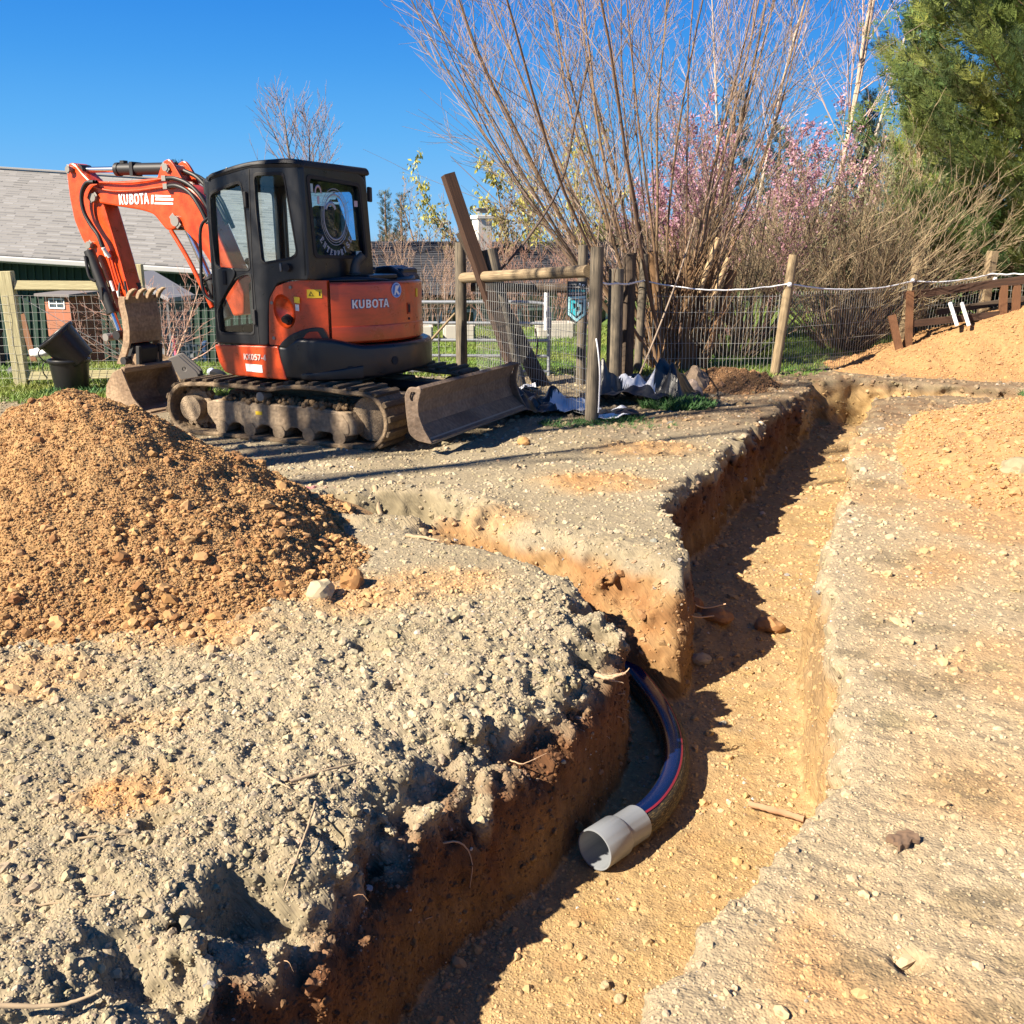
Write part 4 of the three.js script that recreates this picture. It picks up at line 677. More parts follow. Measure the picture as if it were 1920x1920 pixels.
rock('clod', 'dark earth clod on the shaded side of the tall heap', 'clod', -1.32, -5.9, .075, [.16, .085, .04], 12.4, { flat: .8, y: .06, lift: .5 });
rock('rock', 'rock sprayed pink lying by the weeds near the sheeting', 'rock', 2.03, -11.1, .14, [.42, .32, .25], 13.4, { flat: .9, y: 0, lift: .55 });
rock('rock', 'tall brown stone standing behind the pink marked rock', 'rock', 2.15, -11.6, .2, [.22, .16, .11], 14.4, { flat: 1.1, y: 0, lift: .5 });
for (const [i, x, z, y, r] of [[0, .02, -2.60, -.62, .03], [1, .16, -2.72, -.63, .026]]) rock('rock', ['light stone above the right of two small stones on the near trench floor', 'rounded tan stone paired below a lighter one on the near trench floor'][i], 'rock', .30 + i * .04, -2.66 + i * .05, .020, [.32, .25, .15], 20 + i * 3, { flat: .8 });
{ const w = thing('wood_scrap', 'broken brown piece of wood lying on the right bank', 'wood', [1.12, .012, -2.48], .5); part(w, 'bark', warpGeo(new THREE.BoxGeometry(.085, .014, .05, 14, 2, 10), (v) => { v.y += .008 * n3(v.x * 50, v.y * 60, v.z * 50); v.z += .022 * n3(v.x * 45, 3, 1); v.x += .022 * n3(v.z * 60, 2, 7); }), std([.15, .095, .06], .95)); }
{ const w = new THREE.Mesh(warpGeo(tube([[0, 0, 0], [.07, .008, .05], [.14, 0, .075], [.2, .004, .12]], .014, 24, 7), (v) => { v.y += .006 * n3(v.x * 50, v.y * 50, v.z * 50); }), std([.33, .19, .11], .9)); w.position.set(1.0, -.625, -3.7); tag(w, 'reddish split stick lying on the trench floor by the right lip', 'stick'); add(w, 'stick'); }
// sticks on the near block
const stickM = std([.36, .27, .17], .9);
for (const [pts, r, label] of [[[[-.70, .03, -2.78], [-.60, .045, -2.86], [-.50, .03, -2.95]], .0055, 'dark stick lying on the gravel above the crumbling lip'], [[[-.80, .03, -2.82], [-.74, .03, -2.77], [-.69, .025, -2.74]], .005, 'short pale twig touching the dark stick'], [[[-.60, .035, -2.68], [-.60, .02, -2.52], [-.64, .0, -2.38]], .004, 'long pale twig pointing down towards the trench lip'], [[[-1.35, .03, -2.18], [-1.2, .05, -2.2], [-1.05, .035, -2.24]], .0045, 'straight stick near the lower left corner on the gravel'], [[[-1.15, .05, -1.82], [-1.0, .07, -1.85], [-.93, .05, -1.88]], .006, 'thick broken stick at the lower left edge'], [[[-1.32, .03, -2.45], [-1.2, .04, -2.48], [-1.08, .03, -2.52]], .004, 'thin bent twig beside the orange soil patch'], [[[-.95, .02, -6.6], [-.8, .05, -6.35], [-.55, .03, -6.2]], .018, 'light wooden stick lying across the foot of the pit'], [[[-.62, .02, -5.55], [-.5, .03, -5.5], [-.42, .02, -5.45]], .012, 'short wood splinter below the pit']]) {
  const T = new Tubes(), q = curve(pts.map(([x, y, z]) => [x, topH(x, z) + r * .8, z])).getPoints(18).map((v) => v.add(V(gauss() * r * .3, gauss() * r * .3, gauss() * r * .3))); T.add(q, r * 1.15, r * .5, 6, [1, 1, 1]); const m = new THREE.Mesh(T.geo(), stickM); tag(m, label, 'stick'); add(m, 'stick');
}
// roots torn off in the trench walls
{
  const rootM = std([.50, .33, .20], .85), rootD = std([.30, .17, .09], .9), n = V(.84, 0, .54), along = V(.54, 0, -.84);
  const wallAt = (t) => { const P = [[-.79, -1.95], [-.53, -2.38], [-.28, -2.87], [.08, -3.32], [.36, -3.72], [.50, -4.02]]; const k = clamp(t, 0, .999) * 5, i = Math.floor(k), f = k - i; return V(mix(P[i][0], P[i + 1][0], f), 0, mix(P[i][1], P[i + 1][1], f)); };
  const mk = (t, y, len, r, dirs, mat = rootM) => { const b = wallAt(t).addScaledVector(n, -.01); b.y = y; const pts = [b.clone().addScaledVector(n, -.05), b.clone()]; let p = b.clone(); for (const [o, u, a] of dirs) { p = p.clone().addScaledVector(n, o * len).addScaledVector(along, a * len); p.y += u * len; pts.push(p); } const T = new Tubes(), q = curve(pts).getPoints(16).map((v) => v.add(V(gauss() * r * .35, gauss() * r * .35, gauss() * r * .35))); T.add(q, r * 1.1, r * .25, 5, [1, 1, 1]); part(ground, 'root', T.geo(), mat); };
  mk(.40, -.30, .09, .005, [[.5, .3, .5], [.4, -.2, .6], [.3, -.9, .2], [.1, -.8, -.3]]);
  mk(.33, -.40, .06, .004, [[.6, .1, .6], [.4, .2, .7]]); mk(.335, -.44, .07, .005, [[.7, -.1, .5], [.5, .05, .6]]); mk(.32, -.36, .06, .003, [[.6, .2, .5], [.4, -.5, .4]]); mk(.34, -.48, .07, .004, [[.6, -.02, .8], [.4, 0, .6]]);
  mk(.14, -.38, .10, .006, [[.5, -.3, .4], [.4, -.7, .5], [.3, -.8, .4], [.1, -.6, .1]]); mk(.14, -.37, .07, .005, [[.7, .1, .8], [.3, .1, .7]]); mk(.12, -.52, .08, .006, [[.5, .3, .6], [.4, .5, .7]]); mk(.13, -.36, .05, .003, [[.5, -.6, -.1], [.2, -.9, -.2]]);
  mk(.50, -.40, .04, .004, [[.8, -.3, .4], [.4, .2, .5]]); mk(.60, -.42, .03, .006, [[.9, -.2, .5], [.5, -.1, .3]]); mk(.58, -.20, .06, .003, [[.5, .1, .9], [.3, .1, .8]]); mk(.72, -.24, .03, .005, [[.8, 0, .5]]); mk(.24, -.5, .06, .004, [[.6, -.2, .6], [.3, -.4, .6]]); mk(.06, -.5, .06, .004, [[.6, 0, .6], [.4, .3, .5]]);
  mk(.86, -.10, .03, .010, [[.9, .1, .6], [.7, .2, .8], [.5, .1, .7]]); mk(.865, -.11, .04, .006, [[.8, -.2, .5], [.6, -.3, .7]]); mk(.87, -.10, .035, .007, [[.9, .15, .8], [.7, .1, .9], [.3, .5, .4]]);
  for (let i = 0; i < 46; i++) mk(R(.02, .99), R(-.58, -.16), R(.015, .045), R(.0012, .0028), [[R(.3, .9), R(-.5, .3), R(-.3, .9)], [R(.1, .6), R(-.9, .2), R(-.2, .8)]], rnd() < .5 ? rootM : rootD);
  // roots at the corner of the far bank
  const fr = (p, ...d) => { const pts = [V(...p)]; for (const q of d) pts.push(pts[pts.length - 1].clone().add(V(...q))); part(ground, 'root', new THREE.TubeGeometry(curve(pts), 16, R(.003, .006), 5), rootM); };
  fr([.86, -.18, -5.16], [.05, -.05, .04], [.05, -.07, .02], [.06, -.03, -.01], [.1, .0, -.02]); fr([.86, -.24, -5.16], [.04, -.08, .05], [.02, -.1, .01]); fr([.72, -.36, -5.2], [.02, -.1, .12], [.03, -.14, .05], [-.05, -.06, .06]); fr([.90, -.12, -5.25], [.06, -.02, .05], [.03, -.06, .04]); fr([.90, -.30, -5.25], [.08, .02, .02], [.1, -.04, .0], [.12, .03, .02]);
}

// ---------------------------------------------------------------- the pipe in the trench
{
  const pipe = thing('conduit_pipe', 'black and blue curved conduit with a grey socket lying in the trench', 'pipe', [0, 0, 0]);
  const RAD = .062, y = -.58, path = [[.0, y + .06, -5.3], [.40, y + .05, -5.2], [.60, y + .02, -4.98], [.70, y, -4.67], [.745, y, -4.38], [.745, y, -4.08], [.68, y + .005, -3.78], [.56, y + .012, -3.535], [.425, y + .015, -3.395]];
  const cv = curve(path), N = 90, fr = []; const up = V(0, 1, 0);
  for (let i = 0; i <= N; i++) { const p = cv.getPointAt(i / N), t = cv.getTangentAt(i / N), s = new THREE.Vector3().crossVectors(t, up).normalize(), u = new THREE.Vector3().crossVectors(s, t); fr.push([p, s, u]); }
  const band = (a0, a1, r) => { const n = 18, g = new THREE.BufferGeometry(), p = [], id = [], uv = []; fr.forEach(([c, s, u], i) => { for (let k = 0; k <= n; k++) { const a = mix(a0, a1, k / n) * Math.PI / 180, w = c.clone().addScaledVector(s, Math.cos(a) * r).addScaledVector(u, Math.sin(a) * r); p.push(w.x, w.y, w.z); uv.push(i / N * 6, k / n); } }); for (let i = 0; i < N; i++) for (let k = 0; k < n; k++) { const a = i * (n + 1) + k; id.push(a, a + 1, a + n + 1, a + 1, a + n + 2, a + n + 1); } g.setAttribute('position', new THREE.Float32BufferAttribute(p, 3)); g.setAttribute('uv', new THREE.Float32BufferAttribute(uv, 2)); g.setIndex(id); g.computeVertexNormals(); return g; };
  const scr = dataTex(256, ((a) => (i, j) => { const v = a[j * 256 + i]; return v > .55 ? 150 : 70 + 50 * v; })(pnoise(256, 30, 3, 31)), 1, 3), dusty = dataTex(256, ((a) => (i, j) => { const v = clamp((a[j * 256 + i] + .1) * 1.4); return [mix(60, 175, v), mix(60, 160, v), mix(60, 120, v)]; })(pnoise(256, 16, 4, 33)), 1, 2, true);
  part(pipe, 'pipe_wall', band(-180, 180, RAD), phys([.016, .015, .014], .6, { roughnessMap: scr }));
  const dustyM = std([.42, .36, .26], .8, { map: dusty });
  part(pipe, 'dust_side', band(126, 235, RAD + .0008), dustyM); 
  part(pipe, 'blue_stripe', band(52, 113, RAD + .0015), phys([.003, .011, .055], .5, { roughnessMap: scr, specularIntensity: .6 }));
  part(pipe, 'red_stripe', band(113, 121, RAD + .0022), std([.22, .014, .03], .5));
  const end = fr[N][0], dir = cv.getTangentAt(1), q = new THREE.Quaternion().setFromUnitVectors(V(0, 1, 0), dir);
  const prof = [[RAD - .004, -.01], [.068, -.01], [.071, -.006], [.071, .105], [.0725, .115], [.079, .122], [.082, .130], [.082, .258], [.0805, .262], [.0755, .262], [.0735, .258], [.0735, .14], [.066, .12], [.062, .02]].map(([r, h]) => new THREE.Vector2(r, h));
  const g = toCreasedNormals(new THREE.LatheGeometry(prof, 56), .5); g.applyQuaternion(q); g.translate(end.x - dir.x * .10, end.y - dir.y * .10, end.z - dir.z * .10);
  const sock = part(pipe, 'socket', g, phys([.20, .215, .235], .42, { clearcoat: .25, clearcoatRoughness: .4 }));
}

// ---------------------------------------------------------------- fences, gate and what leans on them
const woodTex = (s, lo, hi) => dataTex(256, ((a, b) => (i, j) => { const k = j * 256 + i, v = clamp(.5 + .5 * a[((j >> 4) * 256 + i)] + .35 * b[k]); return [mix(lo[0], hi[0], v), mix(lo[1], hi[1], v), mix(lo[2], hi[2], v)]; })(pnoise(256, 22, 3, s), pnoise(256, 9, 4, s + 1)), 2, 1, true);
Object.assign(M, {
  greyWood: std([1, 1, 1], .9, { map: woodTex(41, [62, 58, 52], [128, 116, 98]) }), greenWood: std([1, 1, 1], .9, { map: woodTex(43, [150, 142, 108], [206, 198, 156]) }),
  darkWood: std([1, 1, 1], .9, { map: woodTex(45, [48, 40, 34], [96, 80, 64]) }), brownWood: std([1, 1, 1], .85, { map: woodTex(47, [42, 28, 20], [88, 60, 42]) }), paleWood: std([1, 1, 1], .9, { map: woodTex(49, [110, 94, 72], [168, 148, 116]) }),
  orangeWood: std([1, 1, 1], .85, { map: woodTex(51, [84, 56, 36], [128, 88, 58]) }), wire: std([.50, .50, .48], .4, { metalness: .5 }), galv: std([.42, .45, .48], .4, { metalness: .6 }), tape: std([.75, .76, .8], .6), blackPlastic: std([.012, .012, .013], .38),
});
function wires(a, b, y0, y1, dv, dh, r, wob = .01) {                 // woven wire between two ground points
  const t = new Tubes(), L = Math.hypot(b[0] - a[0], b[2] - a[2]), n = Math.max(2, Math.round(L / dv)), col = [1, 1, 1];
  const P = (u, y) => V(mix(a[0], b[0], u) + wob * n2(u * L * 2, y * 3), mix(a[1], b[1], u) + y + wob * n2(u * L * 1.5 + 7, y), mix(a[2], b[2], u) + wob * 2 * n2(u * L * .9, y * 2 + 5));
  for (let i = 0; i <= n; i++) { const pts = []; for (let k = 0; k <= 4; k++) pts.push(P(i / n, mix(y0, y1, k / 4))); t.add(pts, r, r, 3, col); }
  for (let y = y0; y <= y1 + .001; y += dh) { const pts = []; for (let k = 0; k <= 8; k++) pts.push(P(k / 8, y)); t.add(pts, r, r, 3, col); }
  return t.geo();
}
const roundPost = (x, z, h, r, o = {}) => { const g = cyl(r * .95, r * 1.04, h + .1, [0, (h - .1) / 2, 0], null, 14); if (o.lean) g.rotateZ(o.lean); g.translate(x, baseH(x, z), z); return g; };
{
  const f = thing('wire_fence', 'square post fence with pale rails and woven wire before the barn', 'fence');
  const A = [-5.83, baseH(-5.83, -11.72), -11.72], B = [-4.42, baseH(-4.42, -11.95), -11.95], D = [-9.5, baseH(-9.5, -11.5), -11.5], E2 = [-.75, 0, -12.5];
  part(f, 'post', box(.145, 1.50, .145, [A[0], A[1] + .62, A[2]], [0, .15, .02], .006), M.greenWood); part(f, 'post', box(.14, 1.56, .14, [B[0], B[1] + .66, B[2]], [0, .15, 0], .006), M.greenWood);
  part(f, 'rail', beam([A[0] + .07, A[1] + 1.21, A[2]], [B[0] - .07, B[1] + 1.19, B[2]], .10, .09), M.greenWood); part(f, 'rail', beam([A[0] + .07, A[1] + .16, A[2]], [B[0] - .07, B[1] + .16, B[2]], .10, .09), M.greenWood);
  part(f, 'brace_wire', rod([A[0], A[1] + 1.15, A[2]], [B[0], B[1] + .2, B[2]], .004, .004, 4), M.wire);
  part(f, 'wire_mesh', wires([A[0], A[1], A[2] + .08], [B[0], B[1], B[2] + .08], .05, 1.1, .085, .095, .0016), M.wire, 'stuff'); part(f, 'wire_mesh', wires(D, [A[0], A[1], A[2] + .08], .05, 1.1, .085, .095, .0016), M.wire, 'stuff'); part(f, 'wire_mesh', wires([B[0], B[1], B[2] + .08], E2, .05, 1.22, .085, .095, .0016), M.wire, 'stuff');
}
{
  const f = thing('wire_fence', 'round post brace with a pole rail and wire panel behind the dozer blade', 'fence');
  part(f, 'post', roundPost(-.63, -12.44, 1.70, .072), M.greyWood); part(f, 'post', roundPost(.775, -9.5, 1.64, .066, { lean: -.012 }), M.greyWood); part(f, 'post', roundPost(.85, -12.2, 1.66, .062), M.greyWood);
  part(f, 'rail', rod([-.60, 1.27, -12.40], [.72, 1.42, -9.55], .062, .058, 14), M.paleWood); part(f, 'rail', rod([-.5, 1.16, -12.46], [.82, 1.15, -12.24], .055, .055, 12), M.darkWood);
  part(f, 'wire_mesh', wires([-.42, .02, -12.0], [.74, .02, -9.58], .03, 1.26, .055, .11, .0024, .02), M.wire, 'stuff'); part(f, 'wire_mesh', wires([-.6, 0, -12.5], [.84, 0, -12.26], .03, 1.1, .06, .06, .0018), std([.1, .1, .1], .6), 'stuff');
}
function lone(name, label, cat, geo, mat, group) { const m = new THREE.Mesh(geo, mat); tag(m, label, cat, group); return add(m, name); }
lone('leaning_timber', 'tallest brown square timber leaning steeply against the pole rail', 'timber', beam([.12, -.05, -11.75], [-.735, 2.44, -11.9], .135, .11, .5), M.brownWood);
lone('leaning_post', 'dark round post leaning beneath the brown timber, reaching furthest right at its foot', 'post', rod([.42, -.1, -12.05], [-.58, 1.82, -12.1], .10, .095, 14), M.darkWood);
lone('leaning_post', 'weathered round post leaning beside the brown timber, its sawn top just above the rail', 'post', rod([.10, -.1, -11.75], [-.27, 1.60, -12.0], .10, .098, 14), M.greyWood);
lone('wooden_post', 'thick short round post with a pale worn top right of the sign', 'post', roundPost(1.28, -12.44, 1.38, .098), M.greyWood);
lone('wooden_post', 'thick dark round post just behind the short pale topped post', 'post', roundPost(1.47, -12.75, 1.56, .09), M.darkWood);
lone('wooden_post', 'slim round post standing left of the multi-stemmed bare tree', 'post', roundPost(1.66, -13.1, 1.55, .055, { lean: -.03 }), M.greyWood);
{
  const s = thing('security_sign', 'black and turquoise shield shaped security sign hung on the wire fence', 'sign', [.665, 1.09, -10.35], -.05);
  const W = .098, sh = [[-W, .21], [W, .21], [W, -.13], [0, -.21], [-W, -.13]];
  part(s, 'board', prism(sh, -.004, .004, .002), std([.01, .02, .035], .4));
  const tq = std([.06, .62, .72], .45), pale = std([.42, .78, .84], .45), dk = std([.01, .10, .16], .45);
  const pl = (P, z, m, n) => part(s, n, prism(P, .004, .004 + z, 0), m);
  pl([[-.085, .055], [.088, .065], [.088, .04], [-.066, .03], [-.066, -.105], [0, -.165], [.06, -.118], [.068, -.12], [.068, .03], [.09, .035], [.09, -.125], [0, -.198], [-.088, -.125]], .003, pale, 'shield_border');
  pl([[-.058, .018], [-.004, .022], [-.004, -.012], [-.03, -.012], [-.03, -.07], [-.004, -.048], [-.004, -.145], [-.058, -.1]], .004, tq, 'emblem_letter');
  pl([[.004, .022], [.058, .022], [.058, 0], [.024, 0], [.024, -.018], [.055, -.018], [.055, -.085], [.004, -.14], [.004, -.1], [.030, -.075], [.030, -.045], [.004, -.045]], .004, pale, 'emblem_letter');
  part(s, 'lettering', tf(letters('CAVEMAN', .022, .165, .003), [-.082, .105, .004]), tq); part(s, 'lettering', tf(letters('SECURITY', .022, .165, .003), [-.082, .074, .004]), M.white);
  part(s, 'small_print', [tf(letters('Monitored by', .010, .075, .003), [-.082, .175, .004]), tf(letters('541-708-0350', .010, .11, .003), [-.082, .148, .004])], M.white);
  part(s, 'mark', [tf(new THREE.TorusGeometry(.009, .003, 4, 12), [.065, .17, .005]), tf(new THREE.TorusGeometry(.008, .003, 4, 12), [.03, .18, .005])], std([.4, .5, .7], .5));
}
lone('hose', 'thin white cord hanging down the front of the round corner post', 'cord', tube([[.74, 1.12, -9.75], [.76, .95, -9.6], [.80, .78, -9.43], [.835, .5, -9.425], [.835, .25, -9.42], [.83, .1, -9.41]], .008, 30, 5), M.tape);
{
  const f = thing('wire_fence', 'leaning thin post fence with white tape and wire running to the right', 'fence');
  const G = [3.48, baseH(3.48, -13.1), -13.1], H = [5.62, baseH(5.62, -14.5), -14.5], I2 = [6.98, baseH(6.98, -14.9), -14.9], J = [7.75, baseH(7.75, -14.6), -14.6], F2 = [1.7, 0, -13.1], K = [10.5, baseH(10.5, -14.5), -14.5];
  part(f, 'post', roundPost(G[0], G[2], 1.55, .062, { lean: -.09 }), M.paleWood); part(f, 'post', roundPost(H[0], H[2], 1.50, .062, { lean: -.11 }), M.paleWood); part(f, 'post', box(.12, 1.7, .12, [I2[0], I2[1] + .72, I2[2]], [0, .2, -.06], .006), M.paleWood); part(f, 'post', roundPost(J[0], J[2], 1.42, .10), M.paleWood);
  const up = (P, h, dx = 0) => [P[0] + dx, P[1] + h, P[2] + .05];
  for (const [a, b, s] of [[[.80, 1.32, -9.5], up(F2, 1.22), .03], [up(F2, 1.22), up(G, 1.18, .1), .10], [up(G, 1.18, .1), up(H, 1.16, .13), .09], [up(H, 1.16, .13), up(I2, 1.25, .06), .05], [up(I2, 1.25), up(J, 1.28), .02], [up(J, 1.28), up(K, 1.3), .03]]) { const pts = []; for (let k = 0; k <= 10; k++) { const t = k / 10; pts.push([mix(a[0], b[0], t), mix(a[1], b[1], t) - s * 4 * t * (1 - t) + .012 * n2(k * 1.3, a[0]), mix(a[2], b[2], t)]); } const g = tube(pts, .011, 40, 5); part(f, 'tape', warpGeo(g, (v) => { v.y += .006 * n3(v.x * 9, 1, v.z * 9); }), M.tape); }
  for (const P of [G, H, I2]) part(f, 'insulator', tf(new THREE.SphereGeometry(.035, 8, 6), up(P, 1.17, .1)), M.tape);
  const mesh = (a, b, h) => part(f, 'wire_mesh', wires(a, b, .02, h, .05, .2, .0026, .02), M.wire, 'stuff'); mesh(F2, G, 1.05); mesh(G, H, 1.08); mesh(H, I2, 1.15); mesh(I2, J, 1.22); mesh(J, K, 1.25);
}
{
  const g = thing('tube_gate', 'grey tubular farm gate standing on the lawn behind the excavator', 'gate');
  const z = -12.95, x0 = -3.2, x1 = .48, top = .94;
  for (const y of [.70, .48, .28, .08]) part(g, 'rail', rod([x0, y, z], [x1, y - .02, z], .021, .021, 8), M.galv);
  part(g, 'frame', tube([[x0, top + .02, z], [-1, top + .01, z], [x1 - .16, top, z], [x1 - .05, top - .02, z], [x1, top - .12, z], [x1, .5, z], [x1, -.02, z]], .024, 70, 8), M.galv);
  for (const x of [-2.2, -.95, -.15]) part(g, 'upright', rod([x, .02, z + .02], [x, .8, z + .02], .013, .013, 6), std([.05, .05, .055], .5));
  part(g, 'chain', tube([[x1 - .18, .62, z + .03], [x1 - .15, .4, z + .04], [x1 - .17, .25, z + .03]], .012, 10, 5), M.darkWood);
  part(g, 'latch_post', rod([x1 - .04, .6, z + .05], [x1 - .04, 1.16, z + .05], .03, .03, 8), M.tape);
}
lone('loose_pole', 'thin pale stick leaning from the gate up to the round fence post', 'stick', rod([-1.35, .15, -11.9], [-.70, .85, -12.3], .018, .014, 7), M.paleWood);
// plastic sheets
function sheet(label, x, z, w, d, h, s, rot, whites) {
  const n = 60, g = new THREE.PlaneGeometry(w, d, n, n).rotateX(-Math.PI / 2), p = g.attributes.position, c = [];
  for (let i = 0; i < p.count; i++) { let X = p.getX(i), Z = p.getZ(i); const e = sm(0, .3, Math.min(w / 2 - Math.abs(X), d / 2 - Math.abs(Z))), f = Math.abs(fbm2(X * 2.6 + s, Z * 2.6 + s, 3)), q = Math.abs(n2(X * 6 + s, Z * 5)); const y = h * (.12 + 1.7 * f * (.4 + e) + .35 * q * e) ; p.setXYZ(i, X + .12 * n2(Z * 3 + s, 1), y, Z + .12 * n2(X * 3, s)); const wv = n2(X * 2.2 + s * 3, Z * 2.2) > whites; c.push(...(wv ? [.66, .68, .74] : [.013, .014, .017])); }
  const gg = g.toNonIndexed(), col = gg.attributes.uv; const arr = []; const idx = g.index.array; for (let t = 0; t < idx.length; t += 3) { const a = idx[t] * 3; for (let k = 0; k < 3; k++) arr.push(c[a], c[a + 1], c[a + 2]); }
  gg.setAttribute('color', new THREE.Float32BufferAttribute(arr, 3)); gg.computeVertexNormals();
  const m = new THREE.Mesh(gg, new THREE.MeshPhysicalMaterial({ vertexColors: true, roughness: .35, clearcoat: .3 })); m.position.set(x, baseH(x, z) + .01, z); m.rotation.y = rot; tag(m, label, 'plastic sheet'); add(m, 'plastic_sheet');
}
sheet('crumpled plastic sheet with a bright white fold left of the corner post', .22, -10.15, 1.15, .85, .24, 3.1, .35, .12); sheet('crumpled mostly black plastic sheet right of the corner post', 1.42, -10.75, 1.25, .9, .34, 7.4, -.2, .38); sheet('folded black and silver sheeting in front of the mostly black sheet', 1.02, -9.75, .55, .45, .2, 12.2, .2, .2); sheet('small blue white tarpaulin bundle under the leaning posts', .05, -11.3, .5, .4, .3, 18.2, .3, .1);
// things on the left lawn
{
  const pot = (name, label, pos, rot) => { const t = thing(name, label, 'planter pot', pos); t.rotation.set(...rot); const pr = [[0, 0], [.165, 0], [.175, .01], [.215, .36], [.235, .365], [.235, .40], [.222, .405], [.212, .39], [.165, .03], [0, .03]].map(([a, b]) => new THREE.Vector2(a, b)); part(t, 'pot_wall', new THREE.LatheGeometry(pr, 40), M.blackPlastic); part(t, 'handle', tube([[-.235, .37, -.02], [-.29, .35, 0], [-.30, .25, .02], [-.26, .18, .02]], .008, 16, 5), M.blackPlastic); return t; };
  pot('planter_pot', 'upright black planter pot standing on the grass in front of the fence', [-5.07, baseH(-5.07, -11.35), -11.35], [0, 0, 0]); pot('planter_pot', 'tipped black planter pot lying on top of the upright one', [-4.93, baseH(-5, -11.3) + .37, -11.35], [.15, .2, .62]);
}
{
  const s = thing('garden_shed', 'tall narrow brown shed with a small white four pane window', 'shed', [-7.42, baseH(-7.4, -17), -17], -.42);
  part(s, 'wall', box(.56, 1.24, .62, [0, .62, 0]), std([.30, .105, .055], .8));
  for (let i = 0; i < 9; i++) { part(s, 'board', box(.565, .125, .012, [0, .09 + i * .135, .314], null, .004), std([.33 - .02 * (i % 3), .118, .065], .8)); part(s, 'board', box(.012, .125, .6, [.284, .09 + i * .135, 0], null, .004), std([.3, .105, .058], .8)); }
  part(s, 'roof', [box(.80, .05, .84, [0, 1.27, 0], [.05, 0, 0], .01)], std([.15, .14, .14], .9));
  const w = part(s, 'window', [box(.36, .02, .02, [.0, 1.19, .325]), box(.36, .02, .02, [0, 1.04, .325]), box(.02, .17, .02, [-.17, 1.115, .325]), box(.02, .17, .02, [.17, 1.115, .325]), box(.014, .14, .016, [0, 1.115, .325]), box(.33, .012, .016, [0, 1.115, .325])], M.white); part(w, 'pane', box(.33, .14, .006, [0, 1.115, .32]), std([.05, .07, .09], .2));
}
lone('leaning_board', 'orange board leaning against the barn wall left of the shed', 'board', beam([-8.02, baseH(-8, -17) - .05, -16.7], [-8.35, baseH(-8, -17) + .92, -17.1], .10, .03), M.orangeWood); lone('leaning_board', 'short orange board standing upright behind the left fence post', 'board', beam([-8.52, baseH(-8.5, -16) - .05, -16.0], [-8.62, baseH(-8.5, -16) + .62, -16.15], .11, .03), M.orangeWood);
{ const t = thing('tent_roof', 'grey canvas shelter with a pitched roof standing against the barn', 'shelter', [-7.0, baseH(-7, -19), -19.2], -.1); part(t, 'canvas', prism([[-.85, 1.42], [-.05, 1.86], [.75, 1.4], [.75, 1.32], [-.05, 1.76], [-.85, 1.34]], -.6, .6, .005), std([.30, .30, .32], .8)); for (const x of [-.75, .68]) part(t, 'leg', box(.05, 1.4, .05, [x, .7, .5]), std([.10, .10, .11], .6)); part(t, 'side_cloth', box(.7, 1.2, .02, [.35, .7, -.4]), std([.16, .17, .19], .8)); }
{ const t = thing('crate', 'brown slatted crate at the left edge holding a white box', 'crate', [-7.75, baseH(-7.75, -14.3), -14.3], .1); for (let i = 0; i < 5; i++) part(t, 'slat', box(.62, .075, .02, [0, .06 + i * .09, .3], null, .004), M.darkWood); for (const x of [-.3, .3]) part(t, 'side', box(.02, .46, .6, [x, .24, 0]), M.darkWood); part(t, 'lid', box(.66, .05, .64, [0, .5, 0], null, .01), M.brownWood); }
lone('storage_box', 'white box standing on the slatted crate at the left edge', 'box', box(.34, .5, .3, [-7.82, baseH(-7.75, -14.3) + .78, -14.3], [0, .1, 0], .03), M.white);
{ const t = thing('wheeled_rack', 'dark blue plastic lattice rack standing under the bare shrub', 'rack', [-5.36, baseH(-5.3, -16.5), -16.5], .2); for (const x of [-.22, .26]) part(t, 'side', box(.07, .42, .3, [x, .22, 0], null, .02), std([.03, .07, .16], .5)); for (let i = 0; i < 4; i++) part(t, 'bar', box(.42, .03, .02, [.02, .06 + i * .105, .15]), std([.05, .07, .10], .5)); for (let i = 0; i < 3; i++) part(t, 'upright', box(.025, .36, .02, [-.1 + i * .12, .22, .165]), std([.05, .07, .10], .5)); }
lone('marker_pole', 'red and white pole standing at the dark blue rack', 'pole', rod([-5.48, baseH(-5.4, -16.2), -16.25], [-5.53, baseH(-5.4, -16.2) + .5, -16.3], .028, .028, 8), std([.75, .12, .2], .5));
lone('ball', 'small blue and white ball lying on the lawn left of the excavator skirt', 'ball', tf(new THREE.SphereGeometry(.06, 18, 12), [-3.95, baseH(-3.95, -13) + .05, -13.0]), std([.42, .45, .62], .5));
lone('tub', 'dark round tub lying half hidden in the grass behind the fence', 'tub', tf(new THREE.SphereGeometry(.15, 20, 10, 0, 6.3, 0, 1.6), [-6.6, baseH(-6.6, -13.2) - .02, -13.2]), std([.03, .03, .04], .6));
lone('rag', 'white rag lying on the fence wire beside the tipped pot', 'rag', warpGeo(tf(new THREE.SphereGeometry(.10, 20, 14).scale(1.5, .5, .8), [-5.5, baseH(-5.5, -12) + .45, -11.62]), (v) => { v.y += .03 * n3(v.x * 18, v.y * 18, 2); v.x += .03 * n3(v.y * 16, 3, v.z * 9); }), M.white);
